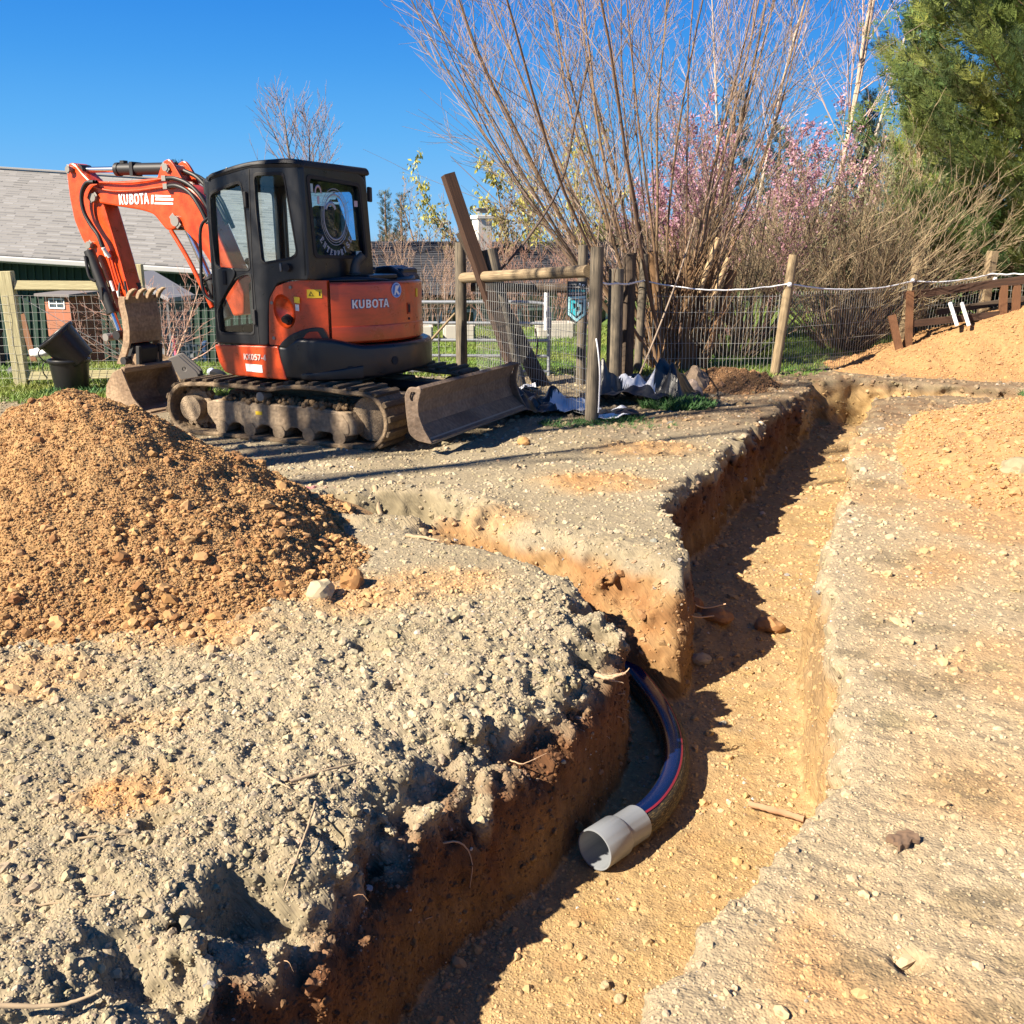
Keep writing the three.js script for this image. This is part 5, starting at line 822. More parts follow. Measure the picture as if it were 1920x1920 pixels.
// spare bucket behind the mounted one
{
  const t = thing('spare_bucket', 'narrow rusty digging bucket with pin ears lying behind the mounted bucket', 'bucket', [-3.98, baseH(-4, -11.2), -11.25], .12);
  const sp = rounded([[-.32, .02], [-.40, .30], [-.36, .50], [-.24, .60], [-.10, .48], [.02, .40], [.10, .42], [.20, .33], [.26, .12], [.20, .0]], .03);
  for (const z of [0, -.30]) part(t, 'side_plate', prism(sp, z, z + .025, .006, [circ(.06, .33, .024)]), M.bucket);
  part(t, 'shell', prism([[-.30, .03], [-.36, .30], [-.31, .48], [-.2, .5], [-.25, .3], [-.24, .06], [.2, .03], [.2, .01], [-.2, .0]], -.28, .0, .004), M.bucket);
  for (const z of [.03, -.12, -.26]) part(t, 'ear', prism(rounded([[.08, .42], [.20, .46], [.30, .36], [.40, .26], [.42, .10], [.30, .04], [.2, .2]], .03), z, z + .03, .006, [circ(.26, .30, .022)]), std([.14, .13, .125], .6));
  part(t, 'back_curve', tf(new THREE.CylinderGeometry(.2, .2, .28, 24, 1, false, 0, 3.14), [.52, .06, -.15], [Math.PI / 2, 0, 0]), M.matt);
}
// stacked timbers by the sand heap
{
  const t = thing('timber_frame', 'old brown timber pallet frame propped behind the orange sand heap', 'timber frame', [6.2, .0, -13.95], -.1);
  part(t, 'long_beam', beam([-.75, .98, 0], [1.6, 1.32, .1], .10, .10), M.brownWood); part(t, 'long_beam', beam([-.65, .60, .05], [1.5, .85, .05], .09, .09), M.brownWood); part(t, 'long_beam', beam([-.2, .74, -.3], [1.7, 1.05, -.3], .08, .08), M.darkWood);
  for (const [x, y] of [[-.68, .2], [.55, .5], [.72, .5], [1.35, .9]]) part(t, 'upright', beam([x + .05, y - .2, .08], [x - .02, y + .85 + (x > 0 ? -.22 : 0), .08], .09, .07), M.orangeWood);
  part(t, 'slanted_board', beam([-.75, .1, .2], [-.92, .72, .1], .10, .05), M.orangeWood);
}
for (const [k, x] of [[0, 5.98], [1, 6.14]]) lone('plastic_pipe', ['left of two white plastic pipes leaning on the timber frame', 'right of two white plastic pipes leaning on the timber frame'][k], 'pipe', rod([x + .07, .60, -13.6], [x, .90, -13.75], .026, .026, 12), M.white);
// planter blocks, boxes by the gate
for (const [x, z, w, l] of [[.78, -18.4, .62, 'pale concrete block planter seen behind the gate end'], [-1.7, -17.6, .55, 'small pale crate on the lawn seen through the gate bars'], [-.95, -17.9, .5, 'white bucket row box on the lawn between post and gate']]) { const t = thing('planter_box', l, 'planter', [x, baseH(x, z), z], .1); part(t, 'block_wall', [box(w, .30, .06, [0, .15, .25], null, .01), box(w, .30, .06, [0, .15, -.25], null, .01), box(.06, .3, .5, [w / 2, .15, 0], null, .01), box(.06, .3, .5, [-w / 2, .15, 0], null, .01)], std([.48, .45, .40], .9)); part(t, 'soil_fill', box(w - .04, .2, .44, [0, .12, 0]), std([.08, .06, .04], 1)); }

// ---------------------------------------------------------------- buildings
{
  const b = thing('barn', 'long dark green barn under a pale grey shingle roof', 'barn', [-11.8, -.62, -22.2]); b.rotation.z = -.062;
  const green = std([.020, .050, .036], .8), greenB = std([.030, .066, .048], .8), L = -7.5, Rr = 6.6, EH = 2.12, RH = 4.05, D = 4.4, OV = .55;
  part(b, 'wall', [box(Rr - L, EH, .12, [(L + Rr) / 2, EH / 2, 0]), box(.12, EH, D * 2, [Rr - .06, EH / 2, -D]), box(.12, EH, D * 2, [L + .06, EH / 2, -D]), prism([[-D - OV, 0], [D + OV, 0], [0, RH - EH]], 0, .12, 0).rotateY(Math.PI / 2).translate(Rr - .13, EH, -D)], green);
  const batten = []; for (let x = L + .1; x < Rr; x += .17) batten.push(box(.035, EH - .02, .03, [x, EH / 2, .075])); part(b, 'siding_batten', join(batten), greenB, 'stuff');
  const deck = new THREE.Group(); deck.name = 'roof'; b.add(deck);
  const sl = Math.hypot(D + OV, RH - EH + .0), an = Math.atan2(RH - EH, D + OV), len = Rr - L + .8, cx = (L + Rr) / 2;
  part(deck, 'roof_deck', [tf(new THREE.BoxGeometry(len, .06, sl), [cx, (EH + RH) / 2, OV / 2 + -D / 2 + 0], [an, 0, 0]), tf(new THREE.BoxGeometry(len, .06, sl), [cx, (EH + RH) / 2, -D * 1.5 - OV / 2], [-an, 0, 0])], std([.2, .195, .19], .95));
  const t = { p: [], c: [], i: [] }, rows = 34, ch = sl / rows; const up = V(0, Math.sin(an), -Math.cos(an)), nn = V(0, Math.cos(an), Math.sin(an));
  for (let r = 0; r < rows; r++) for (let x = cx - len / 2, k = 0; x < cx + len / 2 - .05; k++) { const w = R(.18, .36); const lift = .036 + R(0, .006), s0 = r * ch - .01, o = V(0, EH - .0, OV).addScaledVector(up, s0).addScaledVector(nn, lift), o2 = V(0, EH, OV).addScaledVector(up, s0 + ch * 1.08).addScaledVector(nn, lift - .022), v = R(.6, 1.25), col = [.195 * v, .195 * v, .20 * v], q = t.p.length / 3, e = o.clone().addScaledVector(nn, -.024);
    for (const [pt, X] of [[o, x], [o, x + w - .006], [o2, x + w - .006], [o2, x], [e, x], [e, x + w - .006]]) { t.p.push(X, pt.y, pt.z); t.c.push(...col); } t.i.push(q, q + 1, q + 2, q, q + 2, q + 3, q + 4, q + 5, q + 1, q + 4, q + 1, q); x += w; }
  const g = new THREE.BufferGeometry(); g.setAttribute('position', new THREE.Float32BufferAttribute(t.p, 3)); g.setAttribute('color', new THREE.Float32BufferAttribute(t.c, 3)); g.setIndex(t.i); g.computeVertexNormals(); part(deck, 'shingle', g.toNonIndexed(), new THREE.MeshStandardMaterial({ vertexColors: true, roughness: .95 }), 'stuff');
  part(deck, 'ridge_cap', box(len, .05, .2, [cx, RH + .06, -D + 0], null, .01), std([.26, .255, .25], .95));
  part(b, 'gutter', box(len, .12, .11, [cx, EH - .06, OV + .05], null, .03), std([.42, .42, .42], .5)); part(b, 'fascia', box(len, .15, .03, [cx, EH - .07, OV - .02]), std([.35, .35, .34], .7));
  part(deck, 'roof_vent', [box(.42, .10, .32, [.62, RH - .16, -D + .42], [an, 0, 0], .03)], std([.25, .30, .38], .5));
  part(b, 'wall_notice', box(.5, .3, .02, [-4.0, 1.0, .1]), M.white);
}
{
  const h = thing('house', 'low green house with a dark roof and white chimney beyond the gate', 'house', [-2.6, -2.0, -30], .42);
  const wallM = std([.20, .27, .19], .85), L = 9, Dp = 3.4, EH = 2.2, RH = 3.75;
  part(h, 'wall', [box(L, EH, .15, [L / 2 - 1.2, EH / 2, 0]), box(.15, EH, Dp * 2, [-1.2, EH / 2, -Dp]), prism([[0, EH], [-Dp * 2, EH], [-Dp, RH - .1]].map(([a, y]) => [a, y]), 0, .15, 0).rotateY(-Math.PI / 2).translate(-1.13, 0, 0)], wallM);
  const gl = []; for (let i = 0; i < 26; i++) gl.push(box(L, .012, .02, [L / 2 - 1.2, .05 + i * .084, .083])); part(h, 'siding_line', join(gl), std([.15, .20, .14], .85), 'stuff');
  const rf = new THREE.Group(); rf.name = 'roof'; h.add(rf); const sl = Math.hypot(Dp + .4, RH - EH), an = Math.atan2(RH - EH, Dp + .4), dark = std([.045, .048, .058], .9);
  part(rf, 'roof_slope', [tf(new THREE.BoxGeometry(L + .8, .09, sl), [L / 2 - 1.2, (EH + RH) / 2, .2 - Dp / 2], [an, 0, 0]), tf(new THREE.BoxGeometry(L + .8, .09, sl), [L / 2 - 1.2, (EH + RH) / 2, -Dp * 1.5 - .2], [-an, 0, 0])], dark);
  const cr = []; for (let i = 0; i < 22; i++) { const s = i / 22; cr.push(tf(new THREE.BoxGeometry(L + .8, .02, .03), [L / 2 - 1.2, mix(EH, RH, s) + .055, mix(.4, -Dp, s)], [an, 0, 0])); } part(rf, 'shingle', join(cr), std([.06, .063, .075], .9), 'stuff');
  part(rf, 'verge_board', beam([-1.62, EH + .02, .42], [-1.62, RH + .05, -Dp], .05, .16), std([.55, .56, .54], .7)); part(rf, 'verge_board', beam([-1.62, EH + .02, -Dp * 2 - .42], [-1.62, RH + .05, -Dp], .05, .16), std([.55, .56, .54], .7));
  part(h, 'chimney', [box(.5, 1.6, .5, [2.9, RH + .05, -Dp + .9], null, .02), box(.6, .12, .6, [2.9, RH + .8, -Dp + .9], null, .02)], std([.72, .70, .66], .8)); part(h, 'chimney_cap', [box(.3, .1, .3, [2.9, RH + .98, -Dp + .9]), box(.46, .04, .46, [2.9, RH + 1.06, -Dp + .9])], std([.2, .19, .18], .7));
  for (const x of [1.0, 3.6, 5.6]) { const w = part(h, 'window', [box(1.1, .08, .06, [x, 1.75, .1]), box(1.1, .08, .06, [x, .85, .1]), box(.08, .98, .06, [x - .55, 1.3, .1]), box(.08, .98, .06, [x + .55, 1.3, .1])], M.white); part(w, 'pane', box(1.02, .86, .02, [x, 1.3, .09]), std([.03, .04, .05], .15)); }
}

// ---------------------------------------------------------------- bare trees and shrubs
const jit = (v, s) => v.clone().add(V(gauss() * s, gauss() * s, gauss() * s));
function limb(p, dir, len, n, up, wob) {                             // a curving branch that bends towards up
  const pts = [p.clone()]; let d = dir.clone().normalize(), q = p.clone();
  for (let i = 0; i < n; i++) { d.add(V(gauss() * wob, up / n + gauss() * wob * .5, gauss() * wob)).normalize(); q = q.clone().addScaledVector(d, len / n); pts.push(q); }
  return pts;
}
const along = (pts, t) => { const k = t * (pts.length - 1), i = Math.min(pts.length - 2, Math.floor(k)); return [pts[i].clone().lerp(pts[i + 1], k - i), pts[i + 1].clone().sub(pts[i]).normalize()]; };
const bc = (c, s = .2) => vary(c, s);
function bareTree(name, label, cat, pos, o) {
  const t = thing(name, label, cat, pos), W = new Tubes(), B = new Tubes(), Tw = new Tubes(), F = o.leaf ? new Leaves() : null;
  for (let i = 0; i < o.stems; i++) {
    const az = o.az ? o.az(i) : R(0, 6.283), el = o.elOf ? o.elOf(az) : R(...o.el), r = o.foot * Math.sqrt(rnd()), dir = V(Math.cos(az) * Math.cos(el), Math.sin(el), Math.sin(az) * Math.cos(el));
    const len = R(...o.len), st = limb(V(Math.cos(az) * r, -.08, Math.sin(az) * r), dir, len, 12, o.up ?? .35, o.wob ?? .06), r0 = R(...o.r);
    W.add(st, r0, r0 * (o.taper ?? .16), o.sides ?? 6, bc(o.bark));
    const nb = Math.round(R(...o.branches));
    for (let k = 0; k < nb; k++) {
      const u = Math.pow(rnd(), o.bias ?? .8) * (1 - o.first) + o.first, [p, d] = along(st, Math.min(.99, u)), bl = len * (o.blen ?? .36) * (1.15 - u * .75) * R(.6, 1.2), side = V(gauss(), gauss() * .6, gauss()).normalize();
      const bp = limb(p, d.clone().multiplyScalar(o.follow ?? 1).addScaledVector(side, .75), bl, 7, o.bup ?? .35, .08), br = Math.max(o.min, r0 * .34 * (1 - u * .75)); B.add(bp, br, br * .35, 4, bc(o.twig ?? o.bark));
      const nt = Math.round(R(...o.twigs));
      for (let m = 0; m < nt; m++) { const [q, e] = along(bp, R(.15, .98)), tl = bl * R(.2, .55), tp = limb(q, e.clone().addScaledVector(V(gauss(), gauss() * .7, gauss()).normalize(), .7), tl, 4, o.tup ?? .2, .1); Tw.add(tp, Math.max(o.min * .8, br * .4), o.min * .45, 3, bc(o.twig ?? o.bark, .25));
        if (o.sub) for (let s = 0; s < o.sub; s++) { const [q2, e2] = along(tp, R(.2, .95)); Tw.add(limb(q2, e2.addScaledVector(V(gauss(), gauss(), gauss()), .5), tl * R(.25, .5), 3, .1, .1), o.min * .6, o.min * .35, 3, bc(o.twig ?? o.bark, .3)); }
        if (F) for (let s = 0; s < o.leaf.n; s++) { const [q2] = along(tp, R(.05, 1)); F.add(jit(q2, o.leaf.jit), V(gauss(), gauss() + (o.leaf.hang ?? 0), gauss()), o.leaf.size * R(.6, 1.3), .5, bc(pick(o.leaf.cols), .2)); } }
    }
  }
  part(t, o.stems > 3 ? 'stems' : 'trunk', W.geo(), barkM); part(t, 'branches', B.geo(), barkM, 'stuff'); part(t, 'twigs', Tw.geo(), barkM, 'stuff'); if (F) part(t, o.leaf.name, F.geo(), F.mat(o.leaf.trans ?? .25), 'stuff');
  return t;
}
class Leaves {
  constructor() { this.p = []; this.c = []; this.i = []; }
  add(p, d, len, w, col, n2_) {                                      // one folded diamond leaf or spray
    d = d.clone().normalize(); const s = (n2_ ?? V(gauss(), gauss(), gauss())).clone().cross(d).normalize().multiplyScalar(len * w * .5), m = p.clone().addScaledVector(d, len * .45), e = p.clone().addScaledVector(d, len), q = this.p.length / 3, l = s.clone().cross(d).multiplyScalar(.25);
    for (const v of [p, m.clone().add(s).add(l), e, m.clone().sub(s).add(l)]) { this.p.push(v.x, v.y, v.z); this.c.push(...col); } this.i.push(q, q + 1, q + 2, q, q + 2, q + 3);
  }
  geo() { const g = new THREE.BufferGeometry(); g.setAttribute('position', new THREE.Float32BufferAttribute(this.p, 3)); g.setAttribute('color', new THREE.Float32BufferAttribute(this.c, 3)); g.setIndex(this.i); g.computeVertexNormals(); return g; }
  mat(tr = .25) { return new THREE.MeshPhysicalMaterial({ vertexColors: true, roughness: .9, transmission: tr, thickness: 0, side: THREE.DoubleSide }); }
}
// the big tree: stems fan out from one stool
const big = bareTree('bare_tree', 'big leafless many-stemmed tree behind the fence filling the sky', 'tree', [2.18, 0, -13.6], { stems: 36, foot: .2, el: [.6, 1.4], len: [4.4, 7.6], up: .5, wob: .07, r: [.015, .037], bark: [.20, .13, .08], twig: [.27, .20, .155], branches: [12, 17], first: .2, bias: .9, blen: .33, follow: 1.0, bup: .4, twigs: [4, 6], tup: .1, min: .0040, sub: 1, az: (i) => (i % 7 < 5 ? R(2.0, 4.4) : R(-1.5, 1.5)), elOf: (az) => (Math.cos(az) > .2 ? R(1.15, 1.52) : R(.62, 1.42)) });
{
  const W = new Tubes(); for (const [x, z, a, r, h] of [[-.16, .1, .10, .11, 1.7], [.0, .0, .02, .13, 1.3], [.2, .05, -.16, .115, 1.6], [.32, .12, -.34, .09, 1.5], [.1, -.1, .05, .12, 1.6], [-.05, .16, .2, .07, 1.4], [.28, -.08, -.25, .08, 1.7], [.14, .15, -.05, .085, 1.5]]) W.add(limb(V(x, -.1, z), V(-a, 1, R(-.1, .1)), h, 8, .1, .04), r, r * .62, 9, bc([.22, .125, .065], .15)); part(big, 'trunk', W.geo(), new THREE.MeshStandardMaterial({ vertexColors: true, roughness: .95, map: grainMap, bumpMap: grainBump, bumpScale: .02 }));
  const S = new Tubes(); for (let i = 0; i < 260; i++) { const a = R(0, 6.283), d = V(Math.cos(a) * .6, R(.6, 1.4), Math.sin(a) * .6); S.add(limb(V(R(-.35, .5), R(.0, 1.3), R(-.2, .3)), d, R(.3, 1.3), 5, .2, .12), R(.003, .012), .003, 4, bc(pick([[.24, .15, .08], [.32, .21, .12], [.15, .09, .05]]))); } part(big, 'sprouts', S.geo(), barkM, 'stuff');
  const cut = []; for (const [x, y, z] of [[.52, 1.75, .2], [.66, 1.5, .2]]) cut.push(rod([x - .22, y - .7, z], [x, y, z], .04, .034, 10)); part(big, 'sawn_stub', join(cut), std([.42, .30, .17], .9), 'stuff');
}
lone('fallen_branch', 'long pale dead branch leaning from the fence foot up into the bare tree', 'branch', tube([[1.55, .05, -12.2], [1.85, .7, -12.5], [2.2, 1.5, -13.0], [2.35, 2.0, -13.2]], .012, 24, 6), std([.26, .20, .15], .9));
lone('fallen_branch', 'dark curved branch arching up behind the pole rail', 'branch', tube([[-.25, 1.25, -12.3], [.2, 1.75, -12.4], [.6, 2.4, -12.6], [.78, 3.2, -12.8], [.95, 3.9, -13.0]], .017, 30, 6), std([.10, .07, .055], .9));
const shrub = (label, pos, o) => bareTree('bare_shrub', label, 'shrub', pos, { stems: 70, foot: .25, el: [.7, 1.4], len: [1.2, 2.4], up: .2, wob: .07, r: [.008, .018], bark: [.16, .11, .07], twig: [.30, .23, .14], branches: [6, 9], first: .3, blen: .4, follow: 1.4, bup: .2, twigs: [3, 5], min: .0042, ...o });
shrub('straw coloured leafless shrub directly behind the first fence post right of the tree', [3.35, baseH(3.35, -15.2), -15.2], { stems: 80, len: [1.6, 3.0], el: [.55, 1.4] });
shrub('widest straw coloured shrub fanning over the tape before the sand heap', [5.35, baseH(5.3, -16.2), -16.2], { stems: 130, len: [2.0, 3.6], el: [.5, 1.3], twig: [.36, .28, .17], az: () => R(-2.4, 2.9) });
shrub('low grey shrub between the bare tree and the first straw coloured shrub', [2.9, baseH(2.9, -17.5), -17.5], { stems: 60, len: [1.4, 2.4], twig: [.24, .18, .12] });
shrub('greyish olive shrub rising behind the widest straw shrub', [6.3, baseH(6.3, -18.6), -18.6], { stems: 80, len: [2.2, 3.8], twig: [.25, .24, .15], leaf: { n: 3, name: 'leaves', jit: .05, size: .07, cols: [[.16, .19, .09], [.22, .22, .11]] } });
shrub('pinkish bare shrub with tangled twigs in front of the barn', [-5.2, baseH(-5.2, -14.6), -14.6], { stems: 15, foot: .15, len: [.8, 1.7], el: [.5, 1.45], wob: .16, r: [.012, .022], up: .1, bark: [.36, .24, .18], twig: [.33, .19, .15], branches: [8, 12], first: .25, blen: .5, follow: .7, twigs: [3, 5], tup: 0, min: .0042 });
shrub('thicket of reddish bare canes left of the round fence post', [-1.6, baseH(-1.9, -20.5) - .2, -20.5], { stems: 44, foot: .8, len: [1.1, 2.2], el: [1.0, 1.5], bark: [.25, .17, .13], twig: [.30, .20, .15] });
shrub('thicket of brown canes seen through the wire panel', [.6, baseH(.6, -21) - .2, -21.0], { stems: 60, foot: 1.1, len: [1.3, 2.4], el: [.9, 1.5], bark: [.24, .14, .10], twig: [.30, .17, .13] });
bareTree('bare_tree', 'small grey leafless tree rising above the excavator cab', 'tree', [-5.95, -1.2, -31], { stems: 3, foot: .1, el: [1.45, 1.56], len: [5.8, 7.2], up: .3, wob: .03, r: [.06, .10], bark: [.2, .15, .13], twig: [.22, .16, .15], branches: [16, 20], first: .4, blen: .40, twigs: [7, 10], min: .009, sub: 2, tup: .3, bup: .5 });
bareTree('bare_tree', 'bare oak with olive mistletoe clumps behind the leaning timber', 'tree', [-1.9, -1.8, -34], { stems: 5, foot: .5, el: [.9, 1.4], len: [4.4, 6.0], up: .15, wob: .12, r: [.06, .12], bark: [.2, .14, .10], twig: [.26, .19, .14], branches: [12, 16], first: .3, blen: .42, twigs: [6, 9], min: .009, sub: 2, leaf: { n: 2, name: 'buds', jit: .12, size: .13, cols: [[.25, .20, .07], [.20, .15, .07], [.14, .13, .05]] } });
bareTree('willow_tree', 'yellow green willow coming into leaf behind the bare tree', 'tree', [1.0, -1.8, -36], { stems: 6, foot: .4, el: [.8, 1.45], len: [5.0, 7.0], up: .1, r: [.06, .12], bark: [.24, .18, .09], twig: [.34, .30, .09], branches: [12, 16], first: .25, blen: .42, twigs: [6, 8], min: .009, tup: -.5, leaf: { n: 7, name: 'leaves', jit: .12, size: .16, hang: -1, cols: [[.42, .40, .06], [.34, .34, .06], [.48, .42, .10]] } });
bareTree('blossom_tree', 'pink flowering tree behind the straw coloured shrubs', 'tree', [4.4, baseH(5, -18.2), -18.2], { stems: 20, foot: .4, el: [.7, 1.4], len: [2.7, 3.9], up: .3, r: [.03, .06], bark: [.17, .10, .09], twig: [.25, .12, .12], branches: [10, 14], first: .25, blen: .42, twigs: [5, 7], min: .006, leaf: { n: 15, name: 'blossom', jit: .05, size: .062, trans: .35, cols: [[.58, .33, .43], [.52, .26, .37], [.64, .42, .50], [.42, .19, .28]] } });
bareTree('birch_tree', 'white barked birch standing against the sky right of the bare tree', 'tree', [7.3, baseH(7.3, -25), -25], { stems: 3, foot: .3, el: [1.12, 1.5], len: [8.5, 11], up: .25, r: [.05, .085], bark: [.44, .35, .28], twig: [.42, .31, .28], branches: [16, 20], first: .3, blen: .28, twigs: [6, 8], min: .008, sub: 1, bup: .5 });
bareTree('birch_tree', 'thinner pale birch behind the stems of the big bare tree', 'tree', [5.7, baseH(5.7, -26), -26], { stems: 2, foot: .3, el: [1.3, 1.5], len: [8, 10], up: .25, r: [.05, .075], bark: [.42, .34, .28], twig: [.42, .32, .3], branches: [14, 18], first: .35, blen: .28, twigs: [6, 8], min: .008, bup: .5 });
// ---------------------------------------------------------------- conifers
const sprayGeo = (() => {                                            // one flat feathery spray of scale leaves, 1 long, along +y
  const F = new Leaves(), keep = seed; seed = 99;
  const frond = (p, d, len, lvl, nrm) => { const n = lvl ? 5 : 7; for (let i = 0; i < n; i++) { const t = (i + .6) / n, q = p.clone().addScaledVector(d, len * t); for (const s of [-1, 1]) { const e = d.clone().multiplyScalar(.75).addScaledVector(nrm.clone().cross(d), s * .7).addScaledVector(nrm, R(-.25, .25)).normalize(), l = len * (lvl ? .30 : .46) * (1.1 - t * .7) * R(.8, 1.2); if (lvl === 0 && i > 0 && i < 5) frond(q, e, l * 1.15, 1, nrm); else F.add(q, e, l, .24, [1, 1, 1], nrm); } } F.add(p.clone().addScaledVector(d, len * .8), d, len * .3, .24, [1, 1, 1], nrm); };
  frond(V(0, 0, 0), V(0, 1, 0), 1, 0, V(0, 0, 1)); seed = keep; const g = F.geo(); g.deleteAttribute('color'); return g;
})();
const sprayM = new THREE.MeshPhysicalMaterial({ roughness: .85, transmission: .25, thickness: 0, side: THREE.DoubleSide });
function conifer(name, label, pos, H, rad, o = {}) {
  const t = thing(name, label, 'tree', pos), S = [], B = new Tubes(), n = o.limbs ?? 200, first = o.first ?? .06;
  const tr = []; for (let k = 0; k <= 10; k++) tr.push(V((o.lean ?? 0) * k / 10, H * k / 10 * .98, .05 * Math.sin(k)));
  const W = new Tubes(); W.add(tr, o.trunk ?? .16, .02, 8, [.16, .10, .065]);
  for (let i = 0; i < n; i++) {
    const u = first + (1 - first) * Math.pow((i + rnd()) / n, 1.05), az = i * 2.39996 + R(-.3, .3), prof = o.prof ? o.prof(u) : Math.pow(1 - u, .75) + .06, L = rad * prof * R(.58, 1.18) * (1 + .3 * n2(az * 1.2, u * 5)), [p] = along(tr, Math.min(.995, u));
    const lp = limb(p, V(Math.cos(az), R(...(o.rise ?? [-.1, .35])), Math.sin(az)), L, 6, o.tip ?? .5, .06); B.add(lp, .012 + .02 * (1 - u), .004, 4, [.15, .10, .06]);
    const ns = Math.max(5, Math.round((o.sprays ?? 30) * L / rad * 1.3)), tone = R(.65, 1.2), yel = clamp(.35 + .5 * n2(az * .8 + u * 4, u * 3) + R(-.2, .2));
    for (let s = 0; s < ns; s++) { const [q, e] = along(lp, Math.pow(rnd(), .55) * .95 + .05), out = e.clone().addScaledVector(V(gauss(), gauss() * .6 + (o.hang ?? .3), gauss()), .6).normalize(); S.push([jit(q, L * .05 + .03), out, (o.size ?? .3) * R(.6, 1.25), bc(lerpC(o.dark ?? [.030, .060, .016], o.light ?? [.13, .15, .030], clamp(yel + R(-.2, .2))), .2).map((x) => x * tone)]); }
  }
  part(t, 'trunk', W.geo(), barkM); part(t, 'limbs', B.geo(), barkM, 'stuff');
  const m = new THREE.InstancedMesh(sprayGeo, sprayM, S.length), q = new THREE.Quaternion(), q2 = new THREE.Quaternion(), M4 = new THREE.Matrix4(), c = new THREE.Color();
  S.forEach(([p, d, s, col], i) => { q.setFromUnitVectors(V(0, 1, 0), d); q2.setFromAxisAngle(V(0, 1, 0), R(0, 6.283)); q.multiply(q2); M4.compose(p, q, V(s * R(.7, 1.1), s, s)); m.setMatrixAt(i, M4); m.setColorAt(i, c.setRGB(...col)); });
  m.name = 'crown'; m.castShadow = m.receiveShadow = true; m.userData.kind = 'stuff'; t.add(m); return t;
}
conifer('conifer_tree', 'big dense green conifer filling the upper right corner', [9.05, 0, -16.6], 10.5, 3.7, { limbs: 720, sprays: 64, size: .29, first: .08, prof: (u) => Math.min(1, .55 + u * 2.2) * Math.pow(Math.max(0, 1 - u), .42), tip: .55, light: [.30, .33, .06], dark: [.055, .12, .026] });
conifer('conifer_tree', 'slender conifer with loose sprays left of the big dense one', [7.45, 0, -18.2], 5.6, 1.0, { limbs: 100, sprays: 26, size: .30, first: .18, lean: -.55, light: [.36, .38, .07], dark: [.085, .16, .036], prof: (u) => .45 + .55 * Math.sin(u * 5 + .5) * (1 - u) + .4 * (1 - u), rise: [.2, .8], tip: .9 });
conifer('conifer_tree', 'dark spire conifer between birch and slender conifer', [8.45, 0, -25], 5.2, .95, { limbs: 120, sprays: 24, size: .22, rise: [.1, .6], tip: .8, dark: [.020, .045, .016], light: [.075, .10, .03] });
conifer('conifer_tree', 'short dark conifer behind the pink blossom', [6.9, 0, -27], 4.7, 1.2, { limbs: 100, sprays: 24, size: .22, dark: [.025, .05, .016], light: [.10, .11, .03] });
conifer('conifer_tree', 'dark conifer half hidden by the stems of the bare tree', [6.1, 0, -29], 6.1, 1.0, { limbs: 100, sprays: 24, size: .24, dark: [.02, .045, .02], light: [.06, .085, .03] });
conifer('conifer_tree', 'left of two slim distant conifers above the dark house roof', [-5.65, -2, -46], 6.1, .62, { limbs: 90, sprays: 18, size: .24, light: [.15, .15, .06], dark: [.05, .07, .03], prof: (u) => 1 - u * .8 });
conifer('conifer_tree', 'right of two slim distant conifers above the dark house roof', [-4.95, -2, -46], 5.95, .6, { limbs: 90, sprays: 18, size: .24, light: [.15, .15, .06], dark: [.05, .07, .03], prof: (u) => 1 - u * .8 });
conifer('conifer_tree', 'small bushy conifer at the foot of the two slim distant ones', [-5.3, -2.4, -44], 4.7, 1.5, { limbs: 80, sprays: 22, size: .28, light: [.11, .12, .05], dark: [.04, .055, .03] });
conifer('conifer_tree', 'conifer tip showing just above the excavator boom', [-9.95, -1, -31], 5.15, .55, { limbs: 70, sprays: 16, size: .2, light: [.12, .13, .05] });
// dark thicket closing the view under the trees
{
  const F = new Leaves(); for (let i = 0; i < 26000; i++) { const x = R(-60, 60), z = R(-66, -58), h = 2.6 + 1.4 * fbm2(x * .12, 3, 3), y = baseH(x, z) + Math.pow(rnd(), .8) * h; F.add(V(x, y, z), V(gauss(), gauss() + .5, gauss()), R(.35, .8), .5, bc(lerpC([.06, .075, .03], [.17, .13, .08], clamp(.5 + n2(x * .3, z))), .3)); }
  tag(add(new THREE.Mesh(F.geo(), F.mat(.1)), 'far_thicket'), 'dull olive brown thicket far off along the horizon', null, null, 'stuff');
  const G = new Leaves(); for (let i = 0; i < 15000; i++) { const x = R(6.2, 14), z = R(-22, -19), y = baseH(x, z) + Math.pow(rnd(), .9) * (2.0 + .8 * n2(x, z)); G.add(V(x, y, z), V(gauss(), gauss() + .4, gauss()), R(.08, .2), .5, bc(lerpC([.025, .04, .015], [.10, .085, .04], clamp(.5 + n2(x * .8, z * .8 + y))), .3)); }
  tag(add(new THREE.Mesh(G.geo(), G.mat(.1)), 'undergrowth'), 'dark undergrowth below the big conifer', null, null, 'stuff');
}
// bare trees outside the frame whose shadows streak over the yard
for (const [k, x, z, h] of [[0, -8.5, -2.95, 12.5], [1, -8.3, -3.6, 13], [2, -9.5, -2.1, 13.5], [3, -8.6, -4.8, 10]]) bareTree('bare_tree', ['leafless tree left of the yard beyond the heap', 'taller leafless tree left of the yard, farthest from the trench', 'leafless tree left of the yard, nearest to the camera', 'leafless tree left of the yard in line with the excavator'][k], 'tree', [x, 0, z], { stems: 2, foot: .1, el: [1.42, 1.55], len: [h * .8, h], up: .2, wob: .02, taper: .3, r: [.09, .14], bark: [.2, .14, .09], branches: [10, 14], first: .3, blen: k === 3 ? .34 : .17, twigs: k === 3 ? [8, 11] : [3, 5], min: .014, sub: k === 3 ? 2 : 0 });

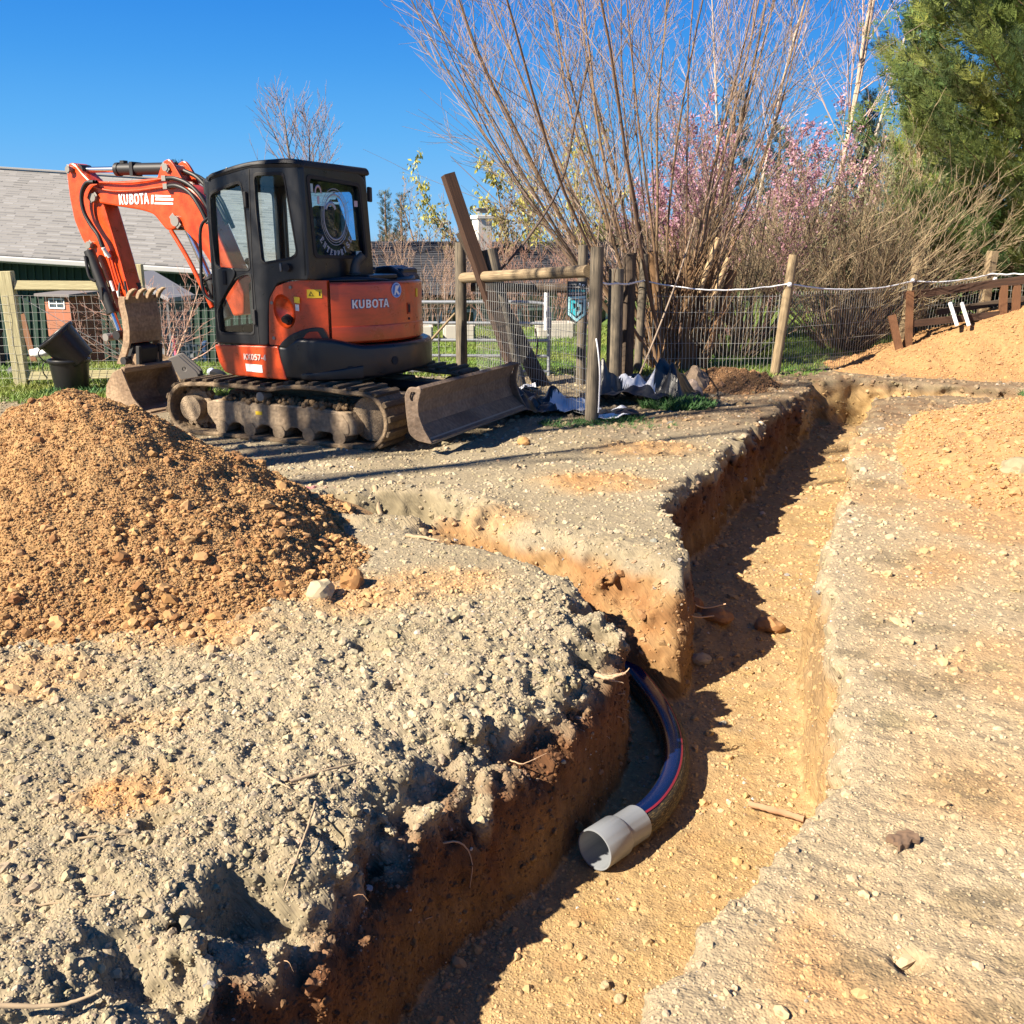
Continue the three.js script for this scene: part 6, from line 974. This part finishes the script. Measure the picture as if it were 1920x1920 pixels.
// ---------------------------------------------------------------- grass
{
  const blade = new THREE.BufferGeometry(), p = [], id = []; for (let k = 0; k < 6; k++) { const a = k * 1.05 + .2, x = Math.cos(a), z = Math.sin(a), lean = .25 + .2 * (k % 3), h = .7 + .3 * ((k * 7) % 4) / 3, w = .055, q = p.length / 3; p.push(x * .1 - z * w, 0, z * .1 + x * w, x * .1 + z * w, 0, z * .1 - x * w, x * (.1 + lean * .4) + z * w * .7, h * .6, z * (.1 + lean * .4) - x * w * .7, x * (.1 + lean), h, z * (.1 + lean)); id.push(q, q + 1, q + 2, q, q + 2, q + 3); }
  blade.setAttribute('position', new THREE.Float32BufferAttribute(p, 3)); blade.setIndex(id); blade.computeVertexNormals();
  const gm = new THREE.MeshPhysicalMaterial({ roughness: .8, transmission: .3, thickness: 0, side: THREE.DoubleSide }), spots = [];
  for (let tries = 0; tries < 400000 && spots.length < 70000; tries++) { const z = -10.6 - 14 * Math.pow(rnd(), 1.5), x = R(-.62, .62) * -z * 1.05, g = lawnShare(x, z); if (rnd() > g * 1.2 - .15 || inPatch(x, z, .0) && z > -12.3 && x > -3) continue; const m = fbm2(x * .9 + 4, z * .9, 3), c = lerpC([.115, .24, .026], [.28, .29, .05], clamp(.35 + m)); spots.push([x, baseH(x, z) - .005, z, (.035 + .05 * rnd()) * (.7 + .5 * clamp(.5 + m)) * (1 - z * .02), vary(c, .25)]); }
  scatter('grass', 'short bright green grass of the lawns beyond the fences', blade, spots, gm);
  const weeds = []; for (const [cx, cz, r, n, s] of [[1.75, -10.35, .38, 700, .09], [.55, -9.35, .3, 160, .05], [1.05, -9.6, .25, 160, .06], [6.3, -11.2, .5, 400, .05], [-5.0, -11.2, .35, 300, .1], [1.1, -9.35, .5, 120, .04]]) for (let i = 0; i < n; i++) { const a = R(0, 6.283), q = r * Math.sqrt(rnd()), x = cx + Math.cos(a) * q, z = cz + Math.sin(a) * q * .7; weeds.push([x, baseH(x, z) - .005 + (cx === 1.75 ? .06 * (1 - q / r) : 0), z, s * R(.5, 1.3), vary([.05, .15, .03], .3)]); }
  scatter('weeds', 'green weeds growing by the fence posts and heaps', blade, weeds, gm);
}
renderer.render(scene, camera);
